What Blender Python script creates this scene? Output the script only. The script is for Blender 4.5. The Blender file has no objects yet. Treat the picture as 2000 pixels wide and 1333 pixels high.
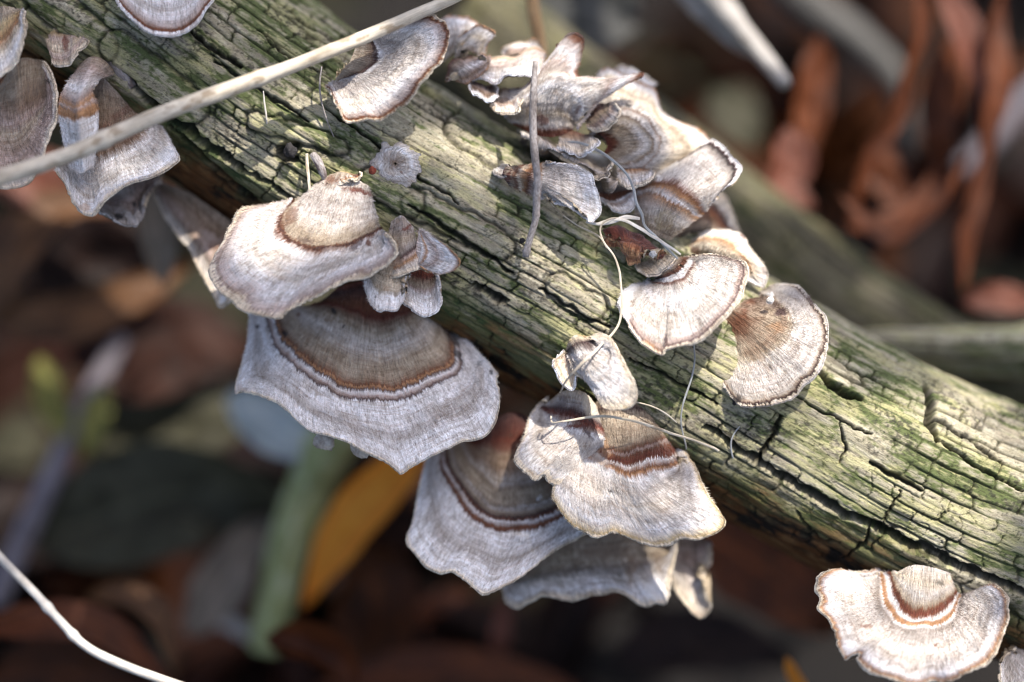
import bpy, math, random
import numpy as np
from mathutils import Vector, Matrix

# ------------------------------------------------------------------ camera, sky, sun, exposure
scene = bpy.context.scene
COL = scene.collection
PITCH = math.radians(50.0)
FOCUS = 55.6            # cm from lens to the plane of sharp focus (20 cm wide there)
HEIGHT = 20.0           # cm of the focus centre above the ground
RIGHT = np.array([1.0, 0.0, 0.0])
UP = np.array([0.0, math.sin(PITCH), math.cos(PITCH)])
BACK = np.array([0.0, -math.cos(PITCH), math.sin(PITCH)])      # from subject towards the lens
CENTRE = np.array([0.0, 0.0, HEIGHT])
SUN_DIR = 0.34 * RIGHT + 0.72 * UP + 0.60 * BACK
SUN_DIR = SUN_DIR / np.linalg.norm(SUN_DIR)

cam_data = bpy.data.cameras.new("camera")
cam = bpy.data.objects.new("camera", cam_data)
COL.objects.link(cam)
cam_data.sensor_width = 36.0
cam_data.lens = 100.0
cam_data.clip_start = 0.01
cam_data.clip_end = 100.0
cam.location = Vector((CENTRE + BACK * FOCUS) * 0.01)
cam.rotation_euler = (math.pi / 2 - PITCH, 0.0, 0.0)
cam_data.dof.use_dof = True
cam_data.dof.focus_distance = (FOCUS - 0.15) * 0.01
cam_data.dof.aperture_fstop = 3.3
cam_data.dof.aperture_blades = 9
scene.camera = cam

world = bpy.data.worlds.new("World")
scene.world = world
world.use_nodes = True
wn = world.node_tree.nodes
sky = wn.new("ShaderNodeTexSky")
sky.sky_type = 'NISHITA'
sky.sun_disc = False
sky.air_density = 0.75
sky.dust_density = 3.0
sky.ozone_density = 0.4
sky.sun_elevation = math.asin(SUN_DIR[2])
sky.sun_rotation = math.atan2(SUN_DIR[0], SUN_DIR[1])
wn["Background"].inputs["Strength"].default_value = 0.12
world.node_tree.links.new(sky.outputs[0], wn["Background"].inputs["Color"])

sun_data = bpy.data.lights.new("sun", 'SUN')
sun_data.energy = 3.6
sun_data.angle = math.radians(0.5)
sun_data.color = (1.0, 0.945, 0.86)
sun = bpy.data.objects.new("sun", sun_data)
COL.objects.link(sun)
sun.rotation_euler = Vector(SUN_DIR).to_track_quat('Z', 'Y').to_euler()

scene.view_settings.view_transform = 'Standard'
scene.view_settings.look = 'None'
scene.view_settings.exposure = 1.06
scene.view_settings.gamma = 1.0
scene.view_settings.use_curve_mapping = False

scene.cycles.pixel_filter_type = 'BLACKMAN_HARRIS'
scene.cycles.filter_width = 1.15
scene.cycles.use_denoising = True
scene.cycles.denoiser = 'OPENIMAGEDENOISE'
scene.cycles.denoising_input_passes = 'RGB_ALBEDO_NORMAL'
scene.cycles.denoising_prefilter = 'ACCURATE'

random.seed(7)
RNG = np.random.default_rng(11)

# ------------------------------------------------------------------ helpers
def P(x, y, w):
    """photograph position (2000 px wide) + cm towards the lens -> world metres"""
    x = np.asarray(x, float); y = np.asarray(y, float); w = np.asarray(w, float)
    k = (FOCUS - w) / FOCUS / 100.0
    u = (x - 1000.0) * k
    v = -(y - 666.5) * k
    return (CENTRE + u[..., None] * RIGHT + v[..., None] * UP + w[..., None] * BACK) * 0.01

def unproject(V):
    q = V * 100.0 - CENTRE
    w = q @ BACK
    k = (FOCUS - w) / FOCUS / 100.0
    return q @ RIGHT / k + 1000.0, 666.5 - q @ UP / k, w

def on_ground(x, y, h=0.0):
    """point h cm above the ground on the line of sight of a photograph position"""
    u = (np.asarray(x, float) - 1000.0) / 100.0
    v = -(np.asarray(y, float) - 666.5) / 100.0
    # z = HEIGHT + v k UPz + w BACKz = h ; k = 1 - w / FOCUS
    w = (h - HEIGHT - v * UP[2]) / (BACK[2] - v * UP[2] / FOCUS)
    return P(x, y, w), w

def hash2(ix, iy, seed):
    h = (ix.astype(np.int64) * 374761393 + iy.astype(np.int64) * 668265263 + seed * 1442695041) & 0xFFFFFFFF
    h = ((h ^ (h >> 13)) * 1274126177) & 0xFFFFFFFF
    h = ((h ^ (h >> 16)) * 2246822519) & 0xFFFFFFFF
    return ((h ^ (h >> 15)) & 0xFFFFFF) / float(0xFFFFFF)

def vnoise(x, y, seed=0):
    x = np.asarray(x, float); y = np.asarray(y, float)
    x, y = np.broadcast_arrays(x, y)
    ix = np.floor(x); iy = np.floor(y)
    fx = x - ix; fy = y - iy
    fx = fx * fx * fx * (fx * (fx * 6 - 15) + 10); fy = fy * fy * fy * (fy * (fy * 6 - 15) + 10)
    a = hash2(ix, iy, seed); b = hash2(ix + 1, iy, seed)
    c = hash2(ix, iy + 1, seed); d = hash2(ix + 1, iy + 1, seed)
    return (a + (b - a) * fx) * (1 - fy) + (c + (d - c) * fx) * fy

def fbm(x, y, seed=0, octaves=4):
    """-1..1"""
    s = 0.0; a = 0.5; t = 0.0
    for o in range(octaves):
        s = s + a * (vnoise(np.asarray(x) * 2 ** o + 17.3 * o, np.asarray(y) * 2 ** o - 9.1 * o, seed + o) * 2 - 1)
        t += a; a *= 0.5
    return s / t

def worley(x, y, seed=0, jit=0.9):
    ix = np.floor(x); iy = np.floor(y)
    f1 = np.full(x.shape, 9.0); f2 = np.full(x.shape, 9.0); idv = np.zeros(x.shape)
    for dx in (-1, 0, 1):
        for dy in (-1, 0, 1):
            cx = ix + dx; cy = iy + dy
            px = cx + 0.5 + (hash2(cx, cy, seed) - 0.5) * jit
            py = cy + 0.5 + (hash2(cx, cy, seed + 77) - 0.5) * jit
            d = np.hypot(x - px, y - py)
            n = d < f1
            f2 = np.where(n, f1, np.minimum(f2, d))
            idv = np.where(n, hash2(cx, cy, seed + 5), idv)
            f1 = np.where(n, d, f1)
    return f1, f2, idv

def sstep(a, b, x):
    t = np.clip((x - a) / (b - a), 0, 1)
    return t * t * (3 - 2 * t)

def mixc(a, b, f):
    return a + (np.asarray(b) - a) * f[..., None]

def np_mesh(name, V, faces):
    """faces: list of arrays (n,k)"""
    me = bpy.data.meshes.new(name)
    V = np.ascontiguousarray(V, dtype=np.float32)
    me.vertices.add(len(V)); me.vertices.foreach_set('co', V.ravel())
    loops = np.concatenate([f.ravel() for f in faces]).astype(np.int32)
    starts = []; o = 0
    for f in faces:
        starts.append(o + np.arange(len(f)) * f.shape[1]); o += f.size
    starts = np.concatenate(starts).astype(np.int32)
    me.loops.add(len(loops)); me.loops.foreach_set('vertex_index', loops)
    me.polygons.add(len(starts)); me.polygons.foreach_set('loop_start', starts)
    me.polygons.foreach_set('use_smooth', np.ones(len(starts), bool))
    me.update(calc_edges=True)
    me.validate()
    return me

def attr(me, name, kind, data):
    a = me.attributes.new(name, kind, 'POINT')
    key = {'FLOAT': 'value', 'FLOAT_VECTOR': 'vector', 'FLOAT_COLOR': 'color'}[kind]
    a.data.foreach_set(key, np.ascontiguousarray(data, dtype=np.float32).ravel())

def grid_faces(nr, nc, off=0, flip=False):
    i, j = np.meshgrid(np.arange(nr - 1), np.arange(nc - 1), indexing='ij')
    a = off + i * nc + j
    f = np.stack([a, a + 1, a + nc + 1, a + nc], -1).reshape(-1, 4)
    return f[:, ::-1] if flip else f

def link(name, me, mat=None, parent=None, base=None):
    """one object; vertices are in world metres, the origin is moved to base"""
    o = bpy.data.objects.new(name, me)
    COL.objects.link(o)
    if mat: me.materials.append(mat)
    pw = Vector((0, 0, 0))
    if parent is not None:
        o.parent = parent
        q = parent
        while q is not None:
            pw = pw + q.location; q = q.parent
    b = pw if base is None else Vector(base)
    if b.length > 0:
        me.transform(Matrix.Translation(-b))
    o.location = b - pw
    return o

def tag(o, label=None, cat=None, group=None, kind=None):
    if label: o['label'] = label
    if cat: o['category'] = cat
    if group: o['group'] = group
    if kind: o['kind'] = kind
    return o

def empty(name, loc):
    o = bpy.data.objects.new(name, None)
    COL.objects.link(o); o.location = Vector(loc); o.empty_display_size = 0.005
    return o

def parse(s):
    return np.array([[float(v) for v in p.split(',')] for p in s.split()])

def catmull(p, sub=8):
    p = np.asarray(p, float)
    if len(p) < 3: 
        t = np.linspace(0, 1, sub + 1)[:, None]
        return p[0] + (p[-1] - p[0]) * t
    q = np.vstack([2 * p[0] - p[1], p, 2 * p[-1] - p[-2]])
    out = []
    for i in range(1, len(q) - 2):
        t = np.linspace(0, 1, sub, endpoint=False)[:, None]
        a, b, c, d = q[i - 1], q[i], q[i + 1], q[i + 2]
        out.append(0.5 * (2 * b + (c - a) * t + (2 * a - 5 * b + 4 * c - d) * t ** 2 + (3 * b - a - 3 * c + d) * t ** 3))
    out.append(p[-1:])
    return np.vstack(out)

def resample(p, n):
    d = np.r_[0, np.cumsum(np.linalg.norm(np.diff(p, axis=0), axis=1))]
    t = np.linspace(0, d[-1], n)
    return np.stack([np.interp(t, d, p[:, k]) for k in range(p.shape[1])], -1), d[-1]

# ------------------------------------------------------------------ materials
def new_mat(name):
    m = bpy.data.materials.new(name)
    m.use_nodes = True
    nt = m.node_tree
    return m, nt, nt.nodes, nt.links, nt.nodes["Principled BSDF"]

def nd(nt, kind, **kw):
    n = nt.nodes.new(kind)
    for k, v in kw.items():
        if k in n.inputs: n.inputs[k].default_value = v
        else: setattr(n, k, v)
    return n

def mapped(nt, src, scale):
    m = nd(nt, "ShaderNodeMapping"); m.inputs["Scale"].default_value = scale
    nt.links.new(src, m.inputs["Vector"])
    return m.outputs[0]

def mathn(nt, op, a, b=None, clamp=False):
    n = nd(nt, "ShaderNodeMath", operation=op, use_clamp=clamp)
    for i, v in enumerate((a, b)):
        if v is None: continue
        if hasattr(v, 'links'): nt.links.new(v, n.inputs[i])
        else: n.inputs[i].default_value = v
    return n.outputs[0]

def mixn(nt, fac, a, b, blend='MIX'):
    n = nd(nt, "ShaderNodeMix", data_type='RGBA', blend_type=blend)
    for i, v in zip((0, 6, 7), (fac, a, b)):
        if hasattr(v, 'links'): nt.links.new(v, n.inputs[i])
        elif i == 0: n.inputs[i].default_value = v
        else: n.inputs[i].default_value = (*v, 1)
    return n.outputs[2]

def noise(nt, vec, scale, detail=4, rough=0.55):
    n = nd(nt, "ShaderNodeTexNoise"); n.inputs["Scale"].default_value = scale
    n.inputs["Detail"].default_value = detail; n.inputs["Roughness"].default_value = rough
    nt.links.new(vec, n.inputs["Vector"])
    return n.outputs[0]

def ramp(nt, src, stops):
    n = nd(nt, "ShaderNodeValToRGB"); cr = n.color_ramp
    while len(cr.elements) > 1: cr.elements.remove(cr.elements[-1])
    for i, (p, c) in enumerate(stops):
        e = cr.elements[0] if i == 0 else cr.elements.new(p)
        e.position = p; e.color = (*c, 1) if len(c) == 3 else c
    nt.links.new(src, n.inputs[0])
    return n.outputs[0]

def bump(nt, h, strength, dist, bsdf, normal=None):
    b = nd(nt, "ShaderNodeBump"); b.inputs["Strength"].default_value = strength
    b.inputs["Distance"].default_value = dist
    nt.links.new(h, b.inputs["Height"])
    if normal is not None: nt.links.new(normal, b.inputs["Normal"])
    nt.links.new(b.outputs[0], bsdf.inputs["Normal"])
    return b.outputs[0]

def attrn(nt, name):
    n = nd(nt, "ShaderNodeAttribute"); n.attribute_name = name
    return n
# ------------------------------------------------------------------ ground
def soil_material():
    m, nt, nodes, links, b = new_mat("dark_soil")
    tc = nd(nt, "ShaderNodeTexCoord")
    n = noise(nt, tc.outputs["Object"], 60, 8, 0.65)
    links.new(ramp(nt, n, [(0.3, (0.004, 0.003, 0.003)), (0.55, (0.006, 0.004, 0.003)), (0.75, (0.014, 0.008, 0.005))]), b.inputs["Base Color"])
    b.inputs["Roughness"].default_value = 0.95
    bump(nt, n, 0.9, 0.01, b)
    return m

def build_ground():
    n = 220
    t = np.linspace(-1, 1, n); t = np.sign(t) * np.abs(t) ** 3
    X, Y = np.meshgrid(t * 60, t * 60 + 0.15, indexing='ij')
    Z = 0.012 * fbm(X * 9, Y * 9, 3) + 0.006 * fbm(X * 40, Y * 40, 5) - 0.012
    Z = Z * np.exp(-(X ** 2 + Y ** 2) / 40) - 0.004
    V = np.stack([X, Y, Z], -1).reshape(-1, 3)
    o = link("ground", np_mesh("ground", V, [grid_faces(n, n, flip=True)]), soil_material())
    tag(o, kind='structure')
build_ground()

# ------------------------------------------------------------------ the logs
LOG_R = 2.3
AX0 = np.array([-420.0, -371.0]); AX1 = np.array([2420.0, 1381.0])
def log_offset(x, y):
    """px above the axis, measured across the log"""
    d = (AX1 - AX0) / np.linalg.norm(AX1 - AX0)
    return (np.asarray(x) - AX0[0]) * d[1] - (np.asarray(y) - AX0[1]) * d[0]
def log_w(x, y):
    q = log_offset(x, y) / 100.0 * (FOCUS + 2.3) / FOCUS
    return -LOG_R + np.sqrt(np.clip(LOG_R ** 2 - q ** 2, 0, None))

def seg_dist(x, y, poly):
    """distance to a polyline and fraction along it"""
    best = np.full(x.shape, 1e9); frac = np.zeros(x.shape)
    L = np.r_[0, np.cumsum(np.linalg.norm(np.diff(poly[:, :2], axis=0), axis=1))]
    for i in range(len(poly) - 1):
        a = poly[i, :2]; b = poly[i + 1, :2]; ab = b - a; l2 = ab @ ab
        t = np.clip(((x - a[0]) * ab[0] + (y - a[1]) * ab[1]) / l2, 0, 1)
        d = np.hypot(x - a[0] - t * ab[0], y - a[1] - t * ab[1])
        n = d < best
        best = np.where(n, d, best); frac = np.where(n, (L[i] + t * math.sqrt(l2)) / L[-1], frac)
    return best, frac

FISSURES = [  # photograph polyline, half width px, depth cm
    ("255,165 330,228 420,290 470,322", 9, .30), ("330,245 430,335 520,405", 6, .22), ("575,285 552,298 570,312", 15, .3),
    ("430,300 520,352 600,405", 4, .15), ("640,215 700,252 760,300 830,350 900,395", 4, .15), ("800,400 880,452 960,505 1000,535", 5, .2),
    ("1380,832 1440,877 1482,903 1517,929 1563,954 1615,982 1650,1003 1720,1034 1773,1062 1826,1083 1896,1118 2000,1157 2100,1200", 9, .32),
    ("1500,866 1488,885 1482,903", 6, .22), ("1528,812 1512,850 1496,868", 5, .2), ("1808,758 1819,796 1815,831 1826,858", 7, .3),
    ("1598,722 1625,750 1652,772 1682,779", 8, .3), ("1890,740 1940,752 2010,757", 7, .26), ("1560,780 1620,812 1700,850", 3, .12),
    ("925,555 960,578 992,592", 8, .22), ("860,640 930,690 1000,730 1060,762", 5, .2), ("1230,700 1300,735 1400,790", 4, .15),
    ("1828,856 1900,905 2000,960", 4, .16), ("1700,905 1760,938 1800,955", 6, .2), ("1826,820 1880,850 1960,905", 5, .18),
    ("890,180 980,240 1060,300 1120,335", 4, .15), ("990,150 1060,205 1120,250", 3, .12), ("700,100 790,150 860,200", 4, .14),
    ("420,120 500,170 600,235", 4, .15), ("370,60 420,100 470,130", 5, .18), ("1650,1090 1690,1060 1700,1030", 3, .14),
    ("1640,830 1650,870 1640,905", 3, .12), ("1720,1040 1740,990 1760,960", 3, .12), ("1560,1000 1600,1050 1640,1060", 3, .12),
    ("560,30 640,70 700,110", 4, .15), ("500,60 560,110 620,140", 3, .12), ("1160,420 1230,480", 4, .14), ("1050,560 1130,610 1190,640", 4, .14)]
RIDGES = [("70,-20 130,30 195,88", 30, .10), ("500,240 580,258 660,288", 14, .08), ("815,400 900,440 975,478", 25, .06),
          ("730,358 770,380 800,398", 24, .06), ("900,250 960,290 1020,330", 24, .06), ("230,95 300,150 370,210", 30, .06),
          ("1090,560 1130,590 1160,600", 22, .05)]

def plates(Sw, Aw, length, width, seed, round_=0.075, ends=0.7):
    """long rounded plates in rows along the grain: distance to the nearest joint (cm), strength of that joint, plate hash"""
    rv = Aw / width; k = np.floor(rv); fr = rv - k
    hk = hash2(k, k * 0, seed)
    sv = Sw / (length * (0.6 + 0.9 * hk)) + hk * 37.0
    sv = sv + 0.28 * np.sin(6.2832 * (sv * 0.37 + hk)) + 0.12 * np.sin(6.2832 * (sv * 0.83 + 3 * hk))
    j = np.floor(sv); fs = sv - j
    upper = fr > 0.5
    kn = np.where(upper, k + 1, k)                       # the row joint this point is nearest to
    drow = np.where(upper, 1 - fr, fr) * width
    late = fs > 0.5
    jn = np.where(late, j + 1, j)
    dend = np.where(late, 1 - fs, fs) * length * (0.6 + 0.9 * hk)
    has = hash2(jn, k, seed + 3) < ends
    dend = np.where(has, dend, 9.0)
    q = np.clip(round_ - drow, 0, None); p = np.clip(round_ - dend, 0, None)
    d = np.where((q > 0) & (p > 0), round_ - np.hypot(q, p), np.minimum(drow, dend))
    st = np.where(drow < dend, 0.25 + 0.75 * vnoise(Sw * 0.7, kn * 7.7, seed + 5), 0.8)
    return np.clip(d, 0, None), st, hash2(j, k, seed + 9)

def wood_relief(S, A, seed, px=None, py=None, plate=(1.0, 0.27), deep=1.0):
    """height in cm and masks for cracked, weathered wood; S along the grain, A across it (cm)"""
    Aw = A + 0.16 * fbm(S * 0.16, A * 0.35, seed, 2) + 0.035 * fbm(S * 0.8, A * 1.3, seed + 3) + 0.012 * fbm(S * 3, A * 6, seed + 4)
    Sw = S + 0.16 * fbm(S * 0.9, A * 2.2, seed + 7) + 0.04 * fbm(S * 5, A * 9, seed + 8)
    d1, st1, idv = plates(Sw, Aw, plate[0], plate[1], seed + 11)
    zone = sstep(-0.35, 0.2, fbm(S * 0.4, A * 0.9, seed + 19))
    st1 = st1 * (0.2 + 0.8 * zone)
    crack = (1 - sstep(0.006, 0.012 + 0.022 * st1, d1)) * sstep(0.1, 0.55, st1)
    prof = 1 - np.exp(-d1 / 0.05)
    d2, st2, gid = plates(Sw, Aw + 0.02 * fbm(S * 2, A * 5, seed + 22), 0.55, 0.082, seed + 23, 0.02, 0.35)
    crack2 = (1 - sstep(0.003, 0.014, d2)) * sstep(0.45, 0.85, st2) * sstep(-0.15, 0.3, fbm(S * 0.7, A * 2.0, seed + 31))
    lng = np.abs(fbm(S * 0.10, Aw * 1.5, seed + 41, 2))
    fis = (1 - sstep(0.004, 0.030, lng)) * sstep(0.0, 0.35, fbm(S * 0.30, A * 0.9, seed + 43))
    f1, f2, _ = worley(Sw / 0.5, Aw / 0.5, seed + 45)
    web = (1 - sstep(0.008, 0.035, f2 - f1)) * sstep(0.05, 0.4, fbm(S * 0.6 + 9, A * 0.9, seed + 46))
    grain = fbm(S * 1.3, Aw * 22, seed + 51, 3)
    grain2 = fbm(S * 4, Aw * 55, seed + 53, 2)
    lumps = fbm(S * 0.9, A * 2.0, seed + 57, 3)
    h = (0.030 * st1 * (prof - 0.8) + 0.022 * (idv - 0.5) - deep * 0.10 * crack * st1 - 0.02 * crack2
         - deep * 0.16 * fis - 0.03 * web + 0.009 * grain + 0.007 * grain2 + 0.035 * lumps)
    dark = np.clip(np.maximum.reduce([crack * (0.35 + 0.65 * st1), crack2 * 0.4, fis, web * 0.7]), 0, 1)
    if px is not None:
        jx = px + 7 * fbm(px / 22, py / 22, seed + 61, 3); jy = py + 7 * fbm(px / 22 + 9, py / 22, seed + 62, 3)
        for s, hw, dep in RIDGES:
            d, f = seg_dist(jx, jy, parse(s))
            r = np.clip(1 - (d / (hw + 4)) ** 2, 0, 1) ** 0.5
            inside = d < hw + 4
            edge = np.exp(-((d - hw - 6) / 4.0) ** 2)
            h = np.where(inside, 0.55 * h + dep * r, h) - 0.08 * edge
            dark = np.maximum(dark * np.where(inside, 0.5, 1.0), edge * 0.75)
        for s, hw, dep in FISSURES:
            d, f = seg_dist(jx, jy, parse(s))
            hw2 = hw * (0.35 + 0.65 * np.sin(np.pi * np.clip(f, 0.06, 0.94)) ** 0.5)
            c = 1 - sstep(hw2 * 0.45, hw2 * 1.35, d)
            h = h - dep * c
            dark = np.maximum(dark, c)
    return h, dark, prof, idv, gid, grain, grain2

def wood_colour(S, A, seed, dark, prof, idv, grain, green_bias=0.0, under=None, sun_bleach=None, gid=None):
    n1 = fbm(S * 0.6, A * 1.4, seed + 101); n2 = fbm(S * 2.2, A * 8, seed + 103)
    n3 = fbm(S * 9, A * 26, seed + 107, 3); n4 = fbm(S * 3.5, A * 20, seed + 109, 3)
    col = np.empty(S.shape + (3,)); col[:] = (0.50, 0.455, 0.34)
    col = mixc(col, (0.36, 0.32, 0.25), sstep(-0.1, 0.4, n1))
    col = mixc(col, (0.67, 0.635, 0.52), sstep(0.0, 0.45, n4) * 0.75)
    col = mixc(col, (0.30, 0.27, 0.20), sstep(0.45, 0.95, idv) * 0.45)
    if gid is not None: col = mixc(col, (0.58, 0.54, 0.42), sstep(0.55, 1.0, gid) * 0.4)
    g = fbm(S * 0.75, A * 2.0, seed + 111) + 0.5 * n2 + 0.5 * (0.7 - prof) + green_bias
    col = mixc(col, (0.29, 0.30, 0.155), sstep(-0.05, 0.35, g + 0.35 * n3) * 0.66)
    col = mixc(col, (0.085, 0.125, 0.03), sstep(0.18, 0.55, g + 0.55 * n3) * 0.8)
    yl = fbm(S * 0.9 + 40, A * 2.6, seed + 117) + 0.7 * n4
    col = mixc(col, (0.545, 0.515, 0.28), sstep(0.05, 0.42, yl) * 0.7)
    sp = fbm(S * 16, A * 22, seed + 121, 2); spm = fbm(S * 0.9, A * 2, seed + 123)
    col = mixc(col, (0.04, 0.036, 0.034), sstep(0.2, 0.42, sp + 0.35 * spm) * sstep(-0.1, 0.4, spm) * 0.72)
    tc = fbm(S * 20 + 3, A * 34, seed + 127, 2)
    col = mixc(col, (0.045, 0.05, 0.022), sstep(0.38, 0.62, tc + 0.3 * n2) * 0.7)
    col = col * (1 + 0.16 * grain + 0.12 * n3)[..., None]
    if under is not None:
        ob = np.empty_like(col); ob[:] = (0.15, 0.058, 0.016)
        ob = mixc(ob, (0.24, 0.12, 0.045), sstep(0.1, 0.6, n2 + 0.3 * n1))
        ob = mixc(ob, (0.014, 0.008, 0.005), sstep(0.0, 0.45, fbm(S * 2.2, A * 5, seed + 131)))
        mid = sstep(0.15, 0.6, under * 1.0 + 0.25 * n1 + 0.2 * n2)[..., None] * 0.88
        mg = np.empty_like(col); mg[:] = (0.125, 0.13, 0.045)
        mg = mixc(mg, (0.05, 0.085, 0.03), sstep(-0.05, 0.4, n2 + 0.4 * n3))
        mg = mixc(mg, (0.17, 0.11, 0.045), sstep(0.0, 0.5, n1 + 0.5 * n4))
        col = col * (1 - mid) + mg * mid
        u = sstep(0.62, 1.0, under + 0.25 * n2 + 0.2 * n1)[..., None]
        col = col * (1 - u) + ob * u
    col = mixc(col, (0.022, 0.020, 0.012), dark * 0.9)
    return np.clip(col, 0.004, 0.9)

def wood_material(name):
    m, nt, nodes, links, b = new_mat(name)
    c = attrn(nt, "col"); uv = attrn(nt, "grain_uv")
    fine = noise(nt, mapped(nt, uv.outputs["Vector"], (9, 45, 1)), 1.0, 5, 0.65)
    speck = noise(nt, mapped(nt, uv.outputs["Vector"], (40, 55, 1)), 1.0, 3, 0.6)
    v = ramp(nt, fine, [(0.28, (0.68, 0.67, 0.63)), (0.5, (1.0, 1.0, 1.0)), (0.75, (1.25, 1.23, 1.17))])
    v2 = ramp(nt, speck, [(0.3, (0.62, 0.64, 0.58)), (0.46, (1.0, 1.0, 1.0)), (0.7, (1.2, 1.2, 1.12))])
    k = mixn(nt, 1.0, mixn(nt, 1.0, c.outputs["Color"], v, 'MULTIPLY'), v2, 'MULTIPLY')
    links.new(k, b.inputs["Base Color"])
    b.inputs["Roughness"].default_value = 0.86
    b.inputs["Specular IOR Level"].default_value = 0.3
    h = mathn(nt, 'ADD', fine, mathn(nt, 'MULTIPLY', speck, 0.6))
    bump(nt, h, 0.65, 0.0006, b)
    return m
WOOD = wood_material("weathered_wood")

def build_log(name, axis, radius, seed, ns, na, front=110, traced=False, green=0.0, plate=(1.0, 0.29), deep=1.0, tint=(1, 1, 1)):
    """axis: world points (m) along the log, radius in cm along it"""
    ax, L = resample(catmull(axis, 12), ns)
    rad = np.interp(np.linspace(0, 1, ns), np.linspace(0, 1, len(radius)), radius)
    T = np.gradient(ax, axis=0); T /= np.linalg.norm(T, axis=1)[:, None]
    N = BACK - (T @ BACK)[:, None] * T; N /= np.linalg.norm(N, axis=1)[:, None]
    B = np.cross(N, T); B *= np.sign(B @ UP)[:, None]
    th = np.radians(np.r_[np.linspace(-180, -front, 16)[:-1], np.linspace(-front, front, na), np.linspace(front, 180, 16)[1:]])
    s = np.linspace(0, L * 100, ns)
    S, TH = np.meshgrid(s, th, indexing='ij')
    Rm = rad[:, None] + 0 * TH
    A = TH * rad.mean()
    base = ax[:, None] + 0.01 * Rm[..., None] * (np.cos(TH)[..., None] * N[:, None] + np.sin(TH)[..., None] * B[:, None])
    px = py = None
    if traced:
        px, py, _ = unproject(base.reshape(-1, 3)); px = px.reshape(S.shape); py = py.reshape(S.shape)
        hid = np.cos(TH) < -0.05
        px = np.where(hid, -9999, px)
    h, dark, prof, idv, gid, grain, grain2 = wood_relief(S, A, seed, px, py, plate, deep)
    big = 0.10 * fbm(S * 0.22, np.sin(TH) * 1.3, seed + 71) + 0.08 * fbm(S * 0.5, np.cos(TH) * 2 + np.sin(TH), seed + 73)
    ridge = fbm(S * 0.12, A * 1.4, seed + 75)
    R = Rm + h + big + 0.10 * ridge
    V = ax[:, None] + 0.01 * R[..., None] * (np.cos(TH)[..., None] * N[:, None] + np.sin(TH)[..., None] * B[:, None])
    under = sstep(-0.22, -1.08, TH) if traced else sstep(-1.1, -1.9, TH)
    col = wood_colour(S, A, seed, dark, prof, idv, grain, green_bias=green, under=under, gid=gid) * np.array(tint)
    nc = len(th)
    V = V.reshape(-1, 3)
    me = np_mesh(name, V, [grid_faces(ns, nc)])
    # end caps
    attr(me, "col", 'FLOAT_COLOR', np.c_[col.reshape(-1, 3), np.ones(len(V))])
    attr(me, "grain_uv", 'FLOAT_VECTOR', np.stack([S, A, 0 * S], -1).reshape(-1, 3))
    o = link(name, me, WOOD, base=ax[ns // 2])
    return o

k = np.linspace(0, 1, 6)
axis = P(AX0[0] + (AX1[0] - AX0[0]) * k + np.array([0, 6, -5, 4, -4, 0]), AX0[1] + (AX1[1] - AX0[1]) * k + np.array([0, -6, 4, -4, -40, -170]), -2.3 + 0 * k)
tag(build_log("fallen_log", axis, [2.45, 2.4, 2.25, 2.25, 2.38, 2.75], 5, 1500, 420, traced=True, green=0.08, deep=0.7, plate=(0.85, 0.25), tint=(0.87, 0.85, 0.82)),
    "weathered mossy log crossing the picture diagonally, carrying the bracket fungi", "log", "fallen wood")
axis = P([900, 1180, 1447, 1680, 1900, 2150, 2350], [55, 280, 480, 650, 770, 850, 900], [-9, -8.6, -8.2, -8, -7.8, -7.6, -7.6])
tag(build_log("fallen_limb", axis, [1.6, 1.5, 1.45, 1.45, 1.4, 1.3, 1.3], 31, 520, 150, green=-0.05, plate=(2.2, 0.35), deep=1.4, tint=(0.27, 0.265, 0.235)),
    "thick blurred mossy limb lying behind the fungus covered log at upper right", "limb", "fallen wood")
axis = P([1690, 1800, 1930, 2080, 2250], [664, 668, 668, 664, 660], [-5.6, -5.3, -5.0, -5.0, -5.0])
tag(build_log("fallen_branch", axis, [.26, .34, .38, .4, .4], 43, 200, 90, green=0.05, plate=(1.6, 0.22)),
    "thin pale grey branch pointing left between the log and the limb at the right edge", "branch", "fallen wood")
axis = P([1700, 1800, 1930, 2080, 2250], [690, 700, 705, 704, 702], [-6.4, -6.2, -5.9, -5.8, -5.8])
tag(build_log("mossy_branch", axis, [.2, .32, .38, .4, .42], 53, 200, 90, green=0.2, plate=(1.3, 0.25)),
    "dark mossy branch directly below the pale grey one at the right edge", "branch", "fallen wood")
# ------------------------------------------------------------------ bracket fungi
PAL = dict(W=(0.80, 0.785, 0.785), V=(0.86, 0.85, 0.85), G=(0.52, 0.48, 0.45), g=(0.34, 0.30, 0.27), T=(0.45, 0.375, 0.285), t=(0.33, 0.265, 0.20),
           B=(0.185, 0.075, 0.04), D=(0.085, 0.045, 0.042), R=(0.16, 0.045, 0.028), O=(0.45, 0.25, 0.125), C=(0.76, 0.67, 0.53),
           P=(0.47, 0.37, 0.325), K=(0.03, 0.025, 0.024), Y=(0.55, 0.42, 0.22), U=(0.31, 0.22, 0.155), M=(0.655, 0.61, 0.56))

def stops(s):
    return [(float(a), PAL[c]) for a, c in (q.split(':') for q in s.split())]

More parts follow.
